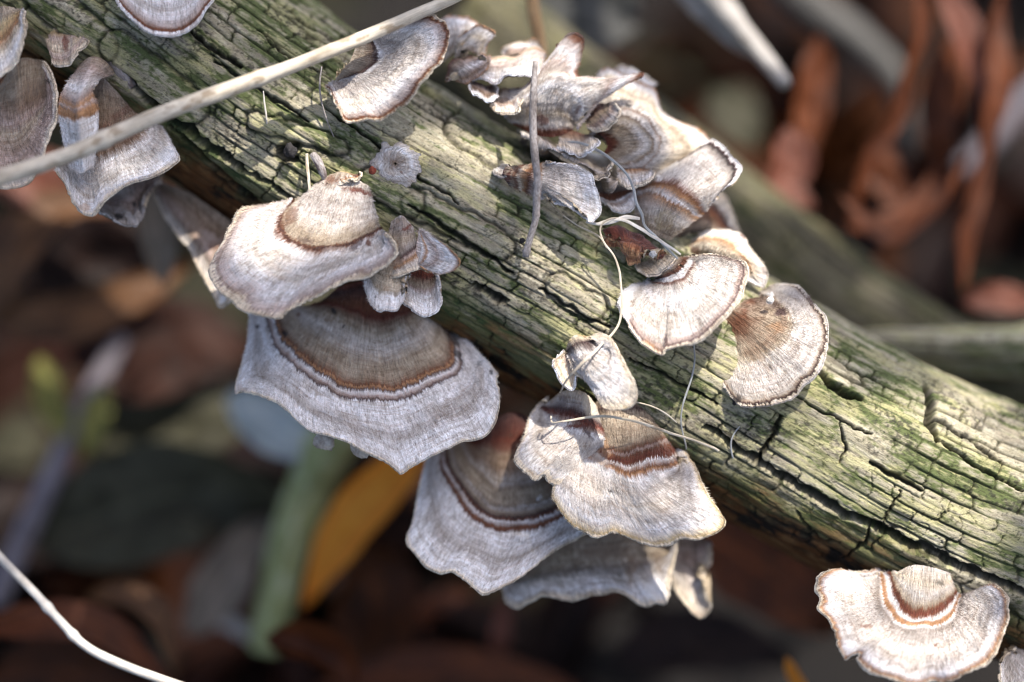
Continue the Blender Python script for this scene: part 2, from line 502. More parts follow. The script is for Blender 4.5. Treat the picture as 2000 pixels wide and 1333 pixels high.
def cap_material(name, st, jitter=0.05, mottle=0.5):
    m, nt, nodes, links, b = new_mat(name)
    rr = attrn(nt, "rr"); uv = attrn(nt, "puv"); stain = attrn(nt, "stain")
    fib = noise(nt, mapped(nt, uv.outputs["Vector"], (15, 2.6, 1)), 1.0, 4, 0.6)
    fine = noise(nt, mapped(nt, uv.outputs["Vector"], (34, 10, 1)), 1.0, 3, 0.6)
    blot = noise(nt, mapped(nt, uv.outputs["Vector"], (1.6, 1.9, 1)), 1.0, 5, 0.6)
    wob = noise(nt, mapped(nt, uv.outputs["Vector"], (1.1, 0.7, 1)), 1.0, 2, 0.5)
    off = mathn(nt, 'MULTIPLY', mathn(nt, 'SUBTRACT', fib, 0.5), jitter * 2.2)
    off = mathn(nt, 'ADD', off, mathn(nt, 'MULTIPLY', mathn(nt, 'SUBTRACT', fine, 0.5), jitter * 1.2))
    off = mathn(nt, 'ADD', off, mathn(nt, 'MULTIPLY', mathn(nt, 'SUBTRACT', wob, 0.5), jitter * 3.0))
    r = mathn(nt, 'ADD', rr.outputs["Fac"], off)
    c = ramp(nt, r, st)
    ring = noise(nt, mapped(nt, uv.outputs["Vector"], (0.7, 9, 1)), 1.0, 3, 0.6)
    c = mixn(nt, 1.0, c, ramp(nt, ring, [(0.3, (0.72, 0.68, 0.64)), (0.5, (1, 1, 1)), (0.7, (1.14, 1.14, 1.15))]), 'MULTIPLY')
    line = noise(nt, mapped(nt, uv.outputs["Vector"], (0.45, 7.5, 1)), 1.0, 2, 0.5)
    line = mathn(nt, 'ADD', line, mathn(nt, 'MULTIPLY', mathn(nt, 'SUBTRACT', fib, 0.5), 0.10))
    c = mixn(nt, 0.62, c, ramp(nt, line, [(0.36, (1, 1, 1)), (0.40, (0.66, 0.54, 0.47)), (0.43, (1, 1, 1)), (0.49, (1.06, 1.06, 1.06)), (0.52, (0.72, 0.62, 0.56)), (0.55, (1, 1, 1)), (0.60, (1.1, 1.1, 1.1)), (0.64, (0.70, 0.60, 0.55)), (0.67, (1, 1, 1))]), 'MULTIPLY')
    f = ramp(nt, fib, [(0.30, (0.66, 0.62, 0.58)), (0.5, (1, 1, 1)), (0.70, (1.25, 1.25, 1.26))])
    f2 = ramp(nt, fine, [(0.32, (0.52, 0.48, 0.44)), (0.48, (1, 1, 1)), (0.70, (1.3, 1.3, 1.3))])
    c = mixn(nt, 0.8, c, f, 'MULTIPLY'); c = mixn(nt, 0.8, c, f2, 'MULTIPLY')
    bl = ramp(nt, blot, [(0.34, (0.66, 0.60, 0.54)), (0.5, (1, 1, 1)), (0.68, (1.2, 1.2, 1.22))])
    c = mixn(nt, mottle, c, bl, 'MULTIPLY')
    gm = noise(nt, mapped(nt, uv.outputs["Vector"], (5, 3, 1)), 1.0, 6, 0.72)
    c = mixn(nt, mottle, c, ramp(nt, gm, [(0.36, (0.66, 0.61, 0.56)), (0.5, (1, 1, 1)), (0.66, (1.2, 1.2, 1.22))]), 'MULTIPLY')
    dirt = noise(nt, mapped(nt, uv.outputs["Vector"], (9, 9, 1)), 1.0, 4, 0.7)
    c = mixn(nt, ramp(nt, dirt, [(0.60, (0, 0, 0)), (0.70, (0.8, 0.8, 0.8))]), c, (0.16, 0.12, 0.085))
    c = mixn(nt, stain.outputs["Alpha"], c, stain.outputs["Color"])
    links.new(c, b.inputs["Base Color"])
    b.inputs["Roughness"].default_value = 0.88
    b.inputs["Specular IOR Level"].default_value = 0.25
    b.inputs["Sheen Weight"].default_value = 0.22
    b.inputs["Sheen Roughness"].default_value = 0.45
    h = mathn(nt, 'ADD', fib, mathn(nt, 'MULTIPLY', fine, 0.7)); h = mathn(nt, 'ADD', h, mathn(nt, 'MULTIPLY', ring, 0.6))
    bump(nt, h, 0.6, 0.0009, b)
    return m

def pore_material():
    m, nt, nodes, links, b = new_mat("pore_surface")
    tc = nd(nt, "ShaderNodeTexCoord")
    v = nd(nt, "ShaderNodeTexVoronoi"); v.inputs["Scale"].default_value = 2500
    links.new(tc.outputs["Object"], v.inputs["Vector"])
    n = noise(nt, tc.outputs["Object"], 120, 4)
    links.new(ramp(nt, n, [(0.3, (0.30, 0.22, 0.14)), (0.6, (0.56, 0.46, 0.33))]), b.inputs["Base Color"])
    b.inputs["Roughness"].default_value = 0.9
    bump(nt, v.outputs["Distance"], 0.5, 0.0003, b)
    return m
PORE = pore_material()
TOCAM = np.array(cam.location)
HAIRS = [0]

def build_lobe(parent, rings, st, seed=0, dome=0.0, ripple=0.04, freq=7, cren=2.5, thick=0.16, lip=0.03, spots=(), jitter=0.05,
               mottle=0.5, res=2.4, fuzz=1.0, edge_noise=18, mat=None, rgrow=1.6, relief=0.0):
    # one column per radial line, one row per growth step
    curves = []
    for rv, ws, pts in rings:
        p = catmull(parse(pts), 10); p, L = resample(p, 400)
        if ws is None: w = log_w(p[:, 0], p[:, 1]) - 0.12
        else:
            ws = np.atleast_1d(np.array(ws, float)); w = np.interp(np.linspace(0, 1, 400), np.linspace(0, 1, len(ws)), ws) if len(ws) > 1 else np.full(400, ws[0])
            k = np.ones(41) / 41; w = np.convolve(np.pad(w, 20, mode='edge'), k, mode='valid')
        curves.append((rv, np.c_[p, w], L))
    Lr = max(c[2] for c in curves)
    rad = np.max(np.sum([np.linalg.norm(curves[i + 1][1][:, :2] - curves[i][1][:, :2], axis=1) for i in range(len(curves) - 1)], axis=0))
    N = int(np.clip(Lr / res, 30, 520)); M = int(np.clip(rad / res, 16, 170))
    t = np.linspace(0, 1, N); r = np.linspace(0, 1, M)
    rv = np.array([c[0] for c in curves])
    C = np.stack([np.stack([np.interp(t, np.linspace(0, 1, 400), c[1][:, k]) for k in range(3)], -1) for c in curves])   # K,N,3
    # cubic hermite through the rings
    K = len(rv); tan = np.zeros_like(C)
    for i in range(K):
        if K == 2: tan[i] = (C[1] - C[0]) / (rv[1] - rv[0])
        elif i == 0: tan[i] = (C[1] - C[0]) / (rv[1] - rv[0])
        elif i == K - 1: tan[i] = (C[-1] - C[-2]) / (rv[-1] - rv[-2])
        else: tan[i] = 0.5 * ((C[i] - C[i - 1]) / (rv[i] - rv[i - 1]) + (C[i + 1] - C[i]) / (rv[i + 1] - rv[i]))
    G = np.empty((M, N, 3))
    for j, x in enumerate(r):
        i = int(np.clip(np.searchsorted(rv, x, side='right') - 1, 0, K - 2))
        h = rv[i + 1] - rv[i]; q = (x - rv[i]) / h
        G[j] = ((2 * q ** 3 - 3 * q ** 2 + 1) * C[i] + (q ** 3 - 2 * q ** 2 + q) * h * tan[i]
                + (-2 * q ** 3 + 3 * q ** 2) * C[i + 1] + (q ** 3 - q ** 2) * h * tan[i + 1])
    R, Tt = np.meshgrid(r, t, indexing='ij')
    G[..., 2] += dome * np.sin(np.pi * R ** 0.8)
    # uneven margin
    rd = G[-1] - G[-2]; rd = rd[:, :2] / (np.linalg.norm(rd[:, :2], axis=1)[:, None] + 1e-6)
    e = cren * (fbm(t * edge_noise * Lr / 600, t * 0 + seed, seed + 1, 4) + 0.35 * fbm(t * Lr / 7, t * 0, seed + 2, 2))
    G[..., :2] += (R ** 5)[..., None] * (rd * e[:, None])[None]
    V = P(G[..., 0], G[..., 1], G[..., 2])
    def normals(V):
        du = np.gradient(V, axis=0); dv = np.gradient(V, axis=1)
        n = np.cross(du, dv); n /= np.linalg.norm(n, axis=2)[..., None] + 1e-12
        return n
    n = normals(V)
    flip = np.sum(n.reshape(-1, 3) * (TOCAM - V.reshape(-1, 3))) < 0
    if flip: n = -n
    wid = Lr / 100.0; ln = rad / 100.0
    U = (Tt - 0.5) * wid * (0.45 + 0.55 * R); W = R * ln
    # folds that grow towards the margin, growth ridges, felted relief
    fold = fbm(Tt * freq, R * 1.4, seed + 5, 3) * ripple * R ** rgrow
    ridge = 0.012 * fbm(R * 13 + 0.4 * fbm(Tt * 3, R, seed + 8), Tt * 1.3, seed + 6, 2) * sstep(0, .2, R)
    felt = 0.010 * fbm(U * 16, W * 4, seed + 7, 2) + relief * fbm(U * 3.2, W * 3.2, seed + 9, 4) + 0.022 * np.clip(R * 1.6, 0, 1) * fbm(U * 3.2, W * 0.5, seed + 10, 3)
    V = V + 0.01 * (fold + ridge + felt)[..., None] * n
    n = normals(V) * (-1 if flip else 1)
    # rounded lip round rim and sides, then the pore surface below
    loop = [(i, 0) for i in range(M)] + [(M - 1, j) for j in range(1, N)] + [(i, N - 1) for i in range(M - 2, -1, -1)]
    li = np.array([a for a, b in loop]); lj = np.array([b for a, b in loop])
    out = np.zeros((M, N, 3))
    out[:, 0] = V[:, 0] - V[:, 2]; out[:, -1] = V[:, -1] - V[:, -3]
    o2 = V[-1] - V[-3]
    out[-1, 1:-1] = o2[1:-1]; out[-1, 0] += o2[0]; out[-1, -1] += o2[-1]
    ol = out[li, lj]; ol /= np.linalg.norm(ol, axis=1)[:, None] + 1e-12
    nl = n[li, lj]; Vl = V[li, lj]
    ol -= np.sum(ol * nl, axis=1)[:, None] * nl; ol /= np.linalg.norm(ol, axis=1)[:, None] + 1e-12
    rows = []; lw = lip * 0.01 * (0.8 + 0.4 * fbm(np.arange(len(loop)) / 14.0, 0, seed + 12, 2))[:, None]
    for ph in (40, 80, 120, 160):
        a = math.radians(ph)
        rows.append(Vl + ol * lw * math.sin(a) - nl * lw * (1 - math.cos(a)))
    nb = len(loop)
    idx = (li * N + lj)
    allV = np.vstack([V.reshape(-1, 3)] + rows)
    faces = [grid_faces(M, N, flip=not flip)]
    prev = idx
    lf = []
    for q in range(4):
        cur = M * N + q * nb + np.arange(nb)
        a = np.stack([prev[:-1], prev[1:], cur[1:], cur[:-1]], -1)
        lf.append(a if not flip else a[:, ::-1]); prev = cur
    faces.append(np.concatenate(lf))
    rr = np.concatenate([R.ravel()] + [np.where(lj * 0 + (li == M - 1), 1.0 + 0.02 * q, R[li, lj]) for q in range(4)])
    uvA = np.stack([U, W, 0 * U], -1).reshape(-1, 3)
    uv = np.vstack([uvA] + [uvA[idx] + np.array([0, 0.01 * (q + 1), 0]) for q in range(4)])
    stn = np.zeros((len(allV), 4))
    if spots:
        sx, sy, _ = unproject(allV)
        sx = sx + 3 * fbm(sx / 9, sy / 9, seed + 31, 2); sy = sy + 3 * fbm(sx / 9 + 5, sy / 9, seed + 32, 2)
        for cx, cy, rx, ry, ang, colr, al in spots:
            ca, sa = math.cos(math.radians(ang)), math.sin(math.radians(ang))
            ex = ((sx - cx) * ca + (sy - cy) * sa) / rx; ey = (-(sx - cx) * sa + (sy - cy) * ca) / ry
            a = (1 - sstep(0.55, 1.15, np.hypot(ex, ey) + (0.5 * fbm(sx / 8, sy / 8, seed + 33, 3) if max(rx, ry) > 8 else 0))) * al
            cc = np.array(PAL[colr])
            stn[:, :3] = np.where((stn[:, 3:] < 1e-3), cc, stn[:, :3] * (1 - a[:, None]) + cc * a[:, None])
            stn[:, 3] = np.maximum(stn[:, 3], a)
    base = parent.location
    if mat is None: mat = cap_material("velvet_cap", stops(st) if isinstance(st, str) else st, jitter, mottle)
    me = np_mesh("cap", allV, faces)
    attr(me, "rr", 'FLOAT', rr); attr(me, "puv", 'FLOAT_VECTOR', uv + np.array([seed * 3.7, seed * 1.3, 0])); attr(me, "stain", 'FLOAT_COLOR', stn)
    co = link("cap", me, mat, parent, base)
    # underside (coarser)
    si = np.unique(np.r_[np.arange(0, M, 3), M - 1]); sj = np.unique(np.r_[np.arange(0, N, 3), N - 1])
    Rb = R[np.ix_(si, sj)]; Tb = Tt[np.ix_(si, sj)]
    md = np.minimum.reduce([(1 - Rb) * ln, Tb * wid, (1 - Tb) * wid])
    th = 2 * lip + (thick - 2 * lip) * sstep(0, 0.5, md)
    VB = V[np.ix_(si, sj)] - 0.01 * th[..., None] * n[np.ix_(si, sj)]
    mb = np_mesh("pore_surface", VB.reshape(-1, 3), [grid_faces(len(si), len(sj), flip=flip)])
    link("pore_surface", mb, PORE, co, base)
    # felt of short hairs
    if fuzz > 0:
        area = wid * 0.7 * ln
        nh = int(min(30000, area * 1500 * fuzz)); HAIRS[0] += nh
        hr = RNG.random(nh) ** 0.75; ht = RNG.random(nh)
        ne = int(nh * 0.12)
        ht[:ne // 2] = RNG.random(ne // 2) * 0.01; ht[ne // 2:ne] = 1 - RNG.random(ne - ne // 2) * 0.01
        fi = hr * (M - 1); fj = ht * (N - 1); i0 = np.minimum(fi.astype(int), M - 2); j0 = np.minimum(fj.astype(int), N - 2)
        a = (fi - i0)[:, None]; b2 = (fj - j0)[:, None]
        root = (V[i0, j0] * (1 - a) + V[i0 + 1, j0] * a) * (1 - b2) + (V[i0, j0 + 1] * (1 - a) + V[i0 + 1, j0 + 1] * a) * b2
        d = V[np.minimum(i0 + 1, M - 1), j0] - V[i0, j0]; d /= np.linalg.norm(d, axis=1)[:, None] + 1e-12
        nn = n[i0, j0]
        sd = np.cross(nn, d)
        patch = sstep(-0.5, 0.4, fbm(U[i0, j0] * 5, W[i0, j0] * 5, seed + 21, 2))
        L = 0.01 * (0.03 + 0.045 * RNG.random(nh)) * (0.6 + 0.6 * patch) * np.where(np.arange(nh) < ne, 1.25, 1.0)
        side = np.where(np.arange(nh) < ne, np.where(ht < 0.5, -1.0, 1.0), 0.0) * 0.7
        # outward at the free sides
        sgn = np.sign(np.sum(sd * (V[i0, np.minimum(j0 + 1, N - 1)] - V[i0, j0]), axis=1) + 1e-12)
        dr = d * 0.85 + nn * (0.30 + 0.25 * RNG.random(nh))[:, None] + sd * ((RNG.random(nh) - 0.5) * 0.8 + side * sgn)[:, None]
        dr /= np.linalg.norm(dr, axis=1)[:, None]
        hw = 0.01 * 0.0045 * (0.7 + 0.6 * RNG.random(nh))
        wv = np.cross(dr, TOCAM - root); wv /= np.linalg.norm(wv, axis=1)[:, None] + 1e-12
        rt = root - nn * 0.00003
        HV = np.stack([rt - wv * hw[:, None], rt + wv * hw[:, None], root + dr * L[:, None]], 1).reshape(-1, 3)
        hm = np_mesh("felt_hairs", HV, [np.arange(nh * 3).reshape(-1, 3)])
        attr(hm, "rr", 'FLOAT', np.repeat(hr, 3)); 
        huv = np.stack([U[i0, j0], W[i0, j0], 0 * hr], -1) + np.array([seed * 3.7, seed * 1.3, 0])
        attr(hm, "puv", 'FLOAT_VECTOR', np.repeat(huv, 3, 0))
        hs = stn[i0 * N + j0]
        attr(hm, "stain", 'FLOAT_COLOR', np.repeat(hs, 3, 0))
        ho = link("felt_hairs", hm, mat, co, base); ho['kind'] = 'stuff'
    return co

GROUP = "bracket fungi growing on the log"
def fungus(label, base_xyw, lobes, cat="fungus", name="bracket_fungus"):
    x, y, w = base_xyw
    w = float(log_w(x, y)) if w is None else w
    o = empty(name, P(x, y, w))
    tag(o, label, cat, GROUP)
    for lb in lobes:
        build_lobe(o, **lb)
    return o

def L(rings, st, **kw):
    d = dict(rings=rings, st=st); d.update(kw); return d

# upper cap at left centre: pointed base, felted tan centre, red-brown band, pale skirt
fungus("pointed cap with dark red band and sunlit pale skirt, overlapping the largest dark banded cap", (672, 345, None), [
    L([(0, [.05, .2, .22, .05], "626,356 645,341 668,336 692,345 719,364"),
       (0.42, [-.1, .3, .45, .48, .44, .35], "578,393 560,415 566,450 598,470 648,472 700,458 738,438"),
       (0.55, [-.15, .32, .54, .60, .54, .42], "572,394 545,425 547,462 585,488 648,488 705,472 745,450"),
       (1, [-.3, .0, .35, .7, .95, 1.0, .95, .95, .9, .7], "568,393 533,396 502,404 470,410 450,442 421,496 408,528 428,568 455,590 488,611 540,621 554,614 575,596 610,578 663,553 705,543 736,531 761,513 777,491 763,470 752,458")],
      "0:T .06:M .2:G .3:M .38:T .45:T .475:B .50:D .52:B .545:P .575:W .75:M .85:W .955:P .98:C 1:C", seed=3, relief=.035, jitter=.055, ripple=.07, freq=6, cren=2.5, thick=.22,
      spots=[(566, 425, 26, 13, 115, 'B', .6), (720, 474, 8, 5, 60, 'B', .9), (702, 372, 34, 7, 12, 'R', .9), (652, 352, 18, 10, 0, 'B', .8), (600, 470, 20, 6, 20, 'D', .6), (655, 487, 30, 6, 0, 'P', .5), (693, 480, 20, 6, -40, 'D', .7)]),
    L([(0, None, "640,348 664,330 690,338"), (0.5, [.0, .2, .1], "634,356 664,346 700,342"), (1, [.1, .3, .35, .2], "640,364 656,360 672,351 690,350 704,345 700,340")],
      "0:C .2:Y .4:B .6:R .75:O .9:C 1:C", seed=5, ripple=.12, freq=9, relief=.09, cren=4, thick=.06, jitter=.12)])

# the largest cap
fungus("largest cap, with brown double ring and wide pale margin ending in a hanging point", (722, 560, -1.3), [
    L([(0, [-1.5, -1.0, -.95, -1.0, -1.5], "632,590 660,562 722,548 785,558 836,600"),
       (0.27, [-1.4, -.75, -.6, -.7, -1.4], "600,598 640,606 690,628 735,645 780,632 820,610 848,604"),
       (0.57, [-1.3, -.5, -.05, .05, -.1, -.6, -1.4], "520,612 534,662 552,690 596,730 645,760 673,774 715,780 768,781 803,768 848,748 893,728 899,700 888,668 852,632"),
       (1, [-1.3, -.8, -.3, .1, .35, .5, .5, .35, .1, -.3, -1.0, -1.5], "489,612 484,663 474,705 465,733 458,768 470,762 516,775 551,793 582,822 610,842 645,850 680,863 715,884 757,905 783,926 806,911 856,884 898,863 926,858 947,852 964,831 972,800 975,775 968,740 971,733 961,719 926,684 905,660 887,653 862,618")],
      "0:R .06:D .17:B .215:R .25:U .29:T .36:M .42:T .46:T .49:U .505:B .515:O .525:D .54:W .56:P .575:D .59:W .68:W .80:G .86:W .95:V .985:V 1:C", seed=7, ripple=.05, freq=8, cren=2, thick=.22, jitter=.022,
      spots=[(652, 607, 7, 7, 0, 'K', .95), (504, 639, 4.5, 4.5, 0, 'K', .95), (556, 652, 6, 6, 0, 'K', .95), (671, 638, 3, 3, 0, 'K', .9), (640, 625, 8, 6, 0, 'U', .7),
             (620, 769, 9, 6, 30, 't', .7), (880, 655, 34, 9, 60, 'K', .75), (893, 690, 16, 6, 60, 'K', .8), (935, 710, 5, 7, 20, 'K', .85), (958, 728, 5, 5, 0, 'K', .9), (940, 700, 26, 18, 30, 'V', .55), (583, 613, 4, 10, 10, 'B', .8)])])

# second large cap, lower and farther back
fungus("wide cap with many thin brown rings, tucked below the largest cap", (995, 840, -1.7), [
    L([(0, [-2.0, -1.5, -1.5, -2.0], "930,862 962,824 1010,806 1070,842"),
       (0.3, [-2.0, -1.3, -1.1, -1.2, -2.0], "905,868 930,906 975,938 1040,934 1100,905"),
       (0.6, [-1.9, -1.2, -.8, -.7, -.9, -1.5], "862,868 866,921 888,961 913,994 946,1021 1005,1034 1042,1026 1096,1006 1140,975 1170,930"),
       (1, [-1.8, -1.3, -.8, -.4, -.2, -.25, -.5, -.9, -1.6], "838,878 831,905 815,975 804,1024 795,1056 815,1089 835,1109 859,1119 884,1117 912,1137 932,1154 948,1161 973,1150 1009,1133 1050,1101 1086,1073 1139,1044 1185,1015 1205,960")],
      "0:D .12:R .18:U .24:U .31:G .34:t .37:T .42:T .445:t .46:G .5:t .525:D .545:B .56:W .59:B .61:B .63:W .72:W .8:G .86:W .93:V .975:V 1:C", seed=12, ripple=.10, freq=9, cren=2, thick=.2, jitter=.025,
      spots=[(1052, 972, 3, 9, 25, 'V', .9), (985, 870, 26, 18, 10, 'R', .5), (1180, 1000, 40, 20, 0, 'G', .3)])])

# two-lobed cap in front
fungus("two-lobed cap at lower centre, its right lobe banded dark red above a scalloped margin", (1190, 790, -.55), [
    L([(0, [-.9, -.45, -.3, -.5], "1076,782 1100,764 1140,766 1172,800"),
       (0.35, [-.9, -.25, .05, -.1], "1058,800 1080,815 1120,830 1178,850"),
       (1, [-1.2, -.7, -.3, -.05, .15, .2, .15, .0, -.1], "1068,779 1052,792 1035,813 1026,833 1022,853 1010,876 1006,901 1018,916 1030,926 1045,939 1054,934 1064,927 1070,938 1090,947 1112,942 1140,915 1165,885")],
      "0:T .12:G .2:D .27:R .33:P .38:W .5:M .62:G .78:M .93:W .97:C 1:C", seed=21, ripple=.06, freq=5, cren=2, thick=.18,
      spots=[(1098, 905, 30, 18, 0, 'g', .65), (1128, 832, 24, 4.5, -8, 'R', .9), (1148, 845, 5, 16, -30, 'D', .8), (1098, 790, 12, 20, 0, 'D', .45), (1150, 790, 14, 26, -10, 'C', .5)]),
    L([(0, [-.7, -.35, -.3, -.5, -.9], "1150,800 1172,782 1215,780 1262,790 1300,812"),
       (0.30, [-.35, .05, .2, .05, -.8], "1150,850 1185,872 1222,880 1270,866 1315,840"),
       (0.47, [-.1, .2, .45, .3, -.7], "1125,890 1180,912 1220,934 1252,934 1282,925 1315,912 1343,898"),
       (1, [.1, .3, .45, .6, .65, .6, .45, .1, -.5, -.9], "1086,935 1078,968 1084,983 1102,1008 1131,1031 1163,1049 1179,1045 1200,1040 1236,1052 1273,1066 1305,1063 1329,1053 1370,1052 1402,1036 1415,1024 1412,1008 1390,975 1374,943 1358,907 1329,868 1309,834 1296,812")],
      "0:t .05:D .09:T .2:t .26:T .285:U .31:B .325:P .34:B .37:R .385:B .395:W .41:P .425:B .44:O .455:P .47:W .56:G .68:M .78:G .9:W .955:C .985:Y 1:C", seed=23, ripple=.06, freq=8, cren=3.5, thick=.2, jitter=.03,
      spots=[(1178, 868, 13, 34, -20, 'O', .6), (1160, 840, 10, 26, -30, 'P', .5), (1193, 960, 5, 3, 40, 'K', .8), (1187, 968, 5, 2.5, 30, 'V', .9), (1170, 900, 20, 26, 0, 'M', .5)])])

# small flap standing over it
fungus("small grey tongue-shaped flap with cream tufted base, overhanging the two-lobed cap", (1122, 662, None), [
    L([(0, [-.2, .1, .2, .2], "1106,680 1112,664 1125,654 1142,656"),
       (0.5, [.2, .7, .8, .6], "1115,705 1140,715 1178,705 1196,684"),
       (1, [.3, .55, .8, 1.0, 1.1, 1.05, .9, .6, .4], "1123,724 1129,733 1136,739 1151,754 1165,770 1178,793 1188,799 1220,799 1236,790 1242,777 1242,760 1235,740 1220,713 1205,683 1193,664 1184,655 1168,652 1153,658")],
      "0:Y .06:C .12:D .2:g .28:W .5:M .8:W .94:C 1:C", seed=31, ripple=.05, freq=4, cren=1.5, thick=.13,
      spots=[(1122, 656, 10, 8, 20, 'C', .9), (1148, 676, 16, 9, 30, 'D', .65), (1220, 795, 7, 4, -10, 'Y', .9)]),
    L([(0, [-.1, .1], "1106,690 1124,700"),
       (1, [.0, .2, .3, .3], "1100,688 1081,708 1088,727 1096,746 1106,757 1119,761 1124,740 1125,728")],
      "0:D .2:P .5:C .9:C 1:V", seed=33, ripple=.03, freq=3, cren=1, thick=.1)])

# sunlit disc at right centre
fungus("sunlit oval cap with short brown arcs near its base and a brown rimmed lower edge", (1275, 515, None), [
    L([(0, [-.5, -.2, -.1, -.4], "1272,543 1278,532 1290,518 1290,505"),
       (0.16, [-.5, .1, .2, -.3], "1274,547 1300,538 1318,530 1330,516 1336,503"),
       (0.32, [-.4, .2, .45, .3, -.3], "1268,549 1296,556 1322,554 1342,540 1356,511"),
       (1, [-.5, -.1, .4, .7, .9, 1.0, .95, .8, .5, .1, -.4], "1272,545 1246,549 1222,563 1209,584 1213,605 1225,630 1239,654 1267,680 1292,692 1302,681 1330,676 1365,665 1400,637 1428,609 1446,584 1453,563 1460,532 1456,512 1435,506 1418,500 1386,497 1358,502 1340,503")],
      "0:C .08:W .11:T .15:B .19:B .2:W .275:W .295:B .33:P .345:M .5:W .65:M .88:M .915:P .935:P .955:D .968:P .98:C 1:C", seed=41, ripple=.05, freq=6, cren=2.5, thick=.2, jitter=.025,
      spots=[(1226, 560, 26, 30, 30, 'V', .8), (1218, 600, 14, 30, -20, 'V', .7), (1302, 664, 3, 13, 8, 'D', .85), (1272, 675, 20, 5, 30, 'O', .6)]),
    L([(0, None, "1240,512 1252,500 1275,494"), (1, [-.1, .05, .05, -.1], "1246,528 1266,540 1290,530 1312,515 1318,502")],
      "0:B .3:T .6:C 1:C", seed=43, ripple=.05, freq=6, cren=2, relief=.05, thick=.1)])

# dark rimmed disc right of it
fungus("round brown-stained cap with blackish crimped rim, right of the sunlit oval cap", (1452, 618, None), [
    L([(0, [-.8, -.4, -.3, -.6], "1398,642 1410,624 1432,606 1452,588"),
       (0.4, [-.7, .0, .2, .1, -.6], "1400,672 1445,696 1505,676 1536,624 1506,578"),
       (1, [-.9, -.4, .1, .4, .5, .5, .4, .1, -.3, -.8, -1.2], "1394,652 1396,672 1391,705 1398,729 1416,757 1437,785 1451,792 1482,792 1524,786 1552,772 1570,751 1594,733 1608,708 1617,668 1616,638 1608,612 1591,594 1577,572 1552,557 1517,556 1489,565 1470,575")],
      "0:t .1:B .2:U .28:T .36:U .44:T .5:M .62:G .72:M .8:G .88:M .935:t .955:D .97:K .98:C 1:M", seed=51, ripple=.06, freq=9, cren=3, thick=.2, jitter=.055,
      spots=[(1450, 640, 36, 18, 50, 'B', .6), (1468, 662, 18, 26, 30, 'U', .6), (1527, 610, 16, 9, 12, 'D', .9), (1495, 590, 40, 10, 15, 'D', .55), (1475, 605, 26, 16, 0, 't', .6),
             (1505, 579, 6, 4, 0, 'V', 1), (1503, 591, 8, 5, 10, 'V', 1), (1440, 780, 12, 10, 0, 'K', .9), (1515, 640, 18, 12, 0, 'O', .5), (1435, 705, 26, 34, 10, 'C', .4), (1540, 570, 26, 12, 20, 'G', .7), (1425, 635, 26, 22, 0, 'B', .6), (1490, 650, 44, 10, 35, 'U', .5), (1480, 690, 40, 9, 60, 'U', .45), (1530, 660, 36, 8, 25, 't', .45), (1460, 720, 30, 8, 80, 't', .4), (1585, 588, 12, 5, 60, 'D', .8)])])

# bottom right cap
fungus("ragged pale cap with orange margin and red-brown inner ring, at the bottom right corner", (1805, 1112, None), [
    L([(0, [-.4, .15, .2, -.2], "1752,1118 1785,1104 1826,1110 1862,1122"),
       (0.28, [-.5, .25, .4, .2, -.5], "1740,1122 1752,1165 1772,1196 1798,1205 1832,1194 1860,1170 1872,1140"),
       (0.42, [-.6, .3, .65, .4, -.5], "1722,1124 1726,1164 1746,1206 1780,1223 1821,1221 1857,1206 1880,1150"),
       (1, [-.8, -.3, .3, .8, 1.1, 1.3, 1.3, 1.2, .9, .3, -.5], "1742,1111 1706,1117 1664,1121 1635,1116 1605,1124 1593,1150 1603,1169 1598,1187 1616,1205 1632,1238 1641,1262 1651,1287 1664,1280 1677,1279 1674,1293 1698,1311 1748,1331 1780,1341 1821,1332 1842,1332 1874,1320 1905,1304 1933,1287 1954,1249 1966,1207 1973,1178 1964,1159 1950,1145 1935,1141 1908,1147 1878,1136")],
      "0:M .1:C .16:M .215:T .24:B .27:R .29:B .32:W .35:W .375:O .41:O .43:W .46:g .58:G .68:M .8:G .92:W .955:P .98:O 1:C", seed=61, ripple=.09, freq=9, cren=5, thick=.22, jitter=.03,
      spots=[(1836, 1136, 12, 8, 0, 'K', .7), (1692, 1224, 12, 5, -10, 'B', .7), (1660, 1246, 12, 8, 0, 'g', .7), (1828, 1260, 5, 4, 0, 'B', .9), (1660, 1265, 14, 16, 0, 'V', .8), (1800, 1245, 50, 12, 0, 'g', .45), (1658, 1140, 50, 18, -8, 'V', .6)])])

fungus("pale cap edge just entering the frame at the bottom right corner below the ragged one", (2040, 1260, -1.2), [
    L([(0, -1.0, "1985,1262 2020,1250 2060,1262"), (1, [-.6, .4, 1.0, .8, .2], "1985,1270 1962,1286 1952,1306 1960,1345 2000,1390 2070,1380 2110,1300")],
      "0:T .3:W .8:M .95:V 1:C", seed=63, ripple=.05)])

# cap cut by the top edge
fungus("rounded pale cap with red-brown line inside a white edge, cut off by the top border", (318, -70, None), [
    L([(0, [-.1, .1, .1, -.1], "262,-80 300,-98 340,-96 375,-72"),
       (1, [.1, .5, .75, .8, .7, .5, .1], "205,-48 226,0 246,27 270,49 296,64 320,69 350,66 376,51 392,35 401,18 418,-6 424,-50")],
      "0:T .3:B .36:W .5:M .6:W .7:G .76:W .90:P .925:B .953:B .962:V 1:V", seed=71, ripple=.03, freq=5, cren=1.2, jitter=.02, thick=.18)])

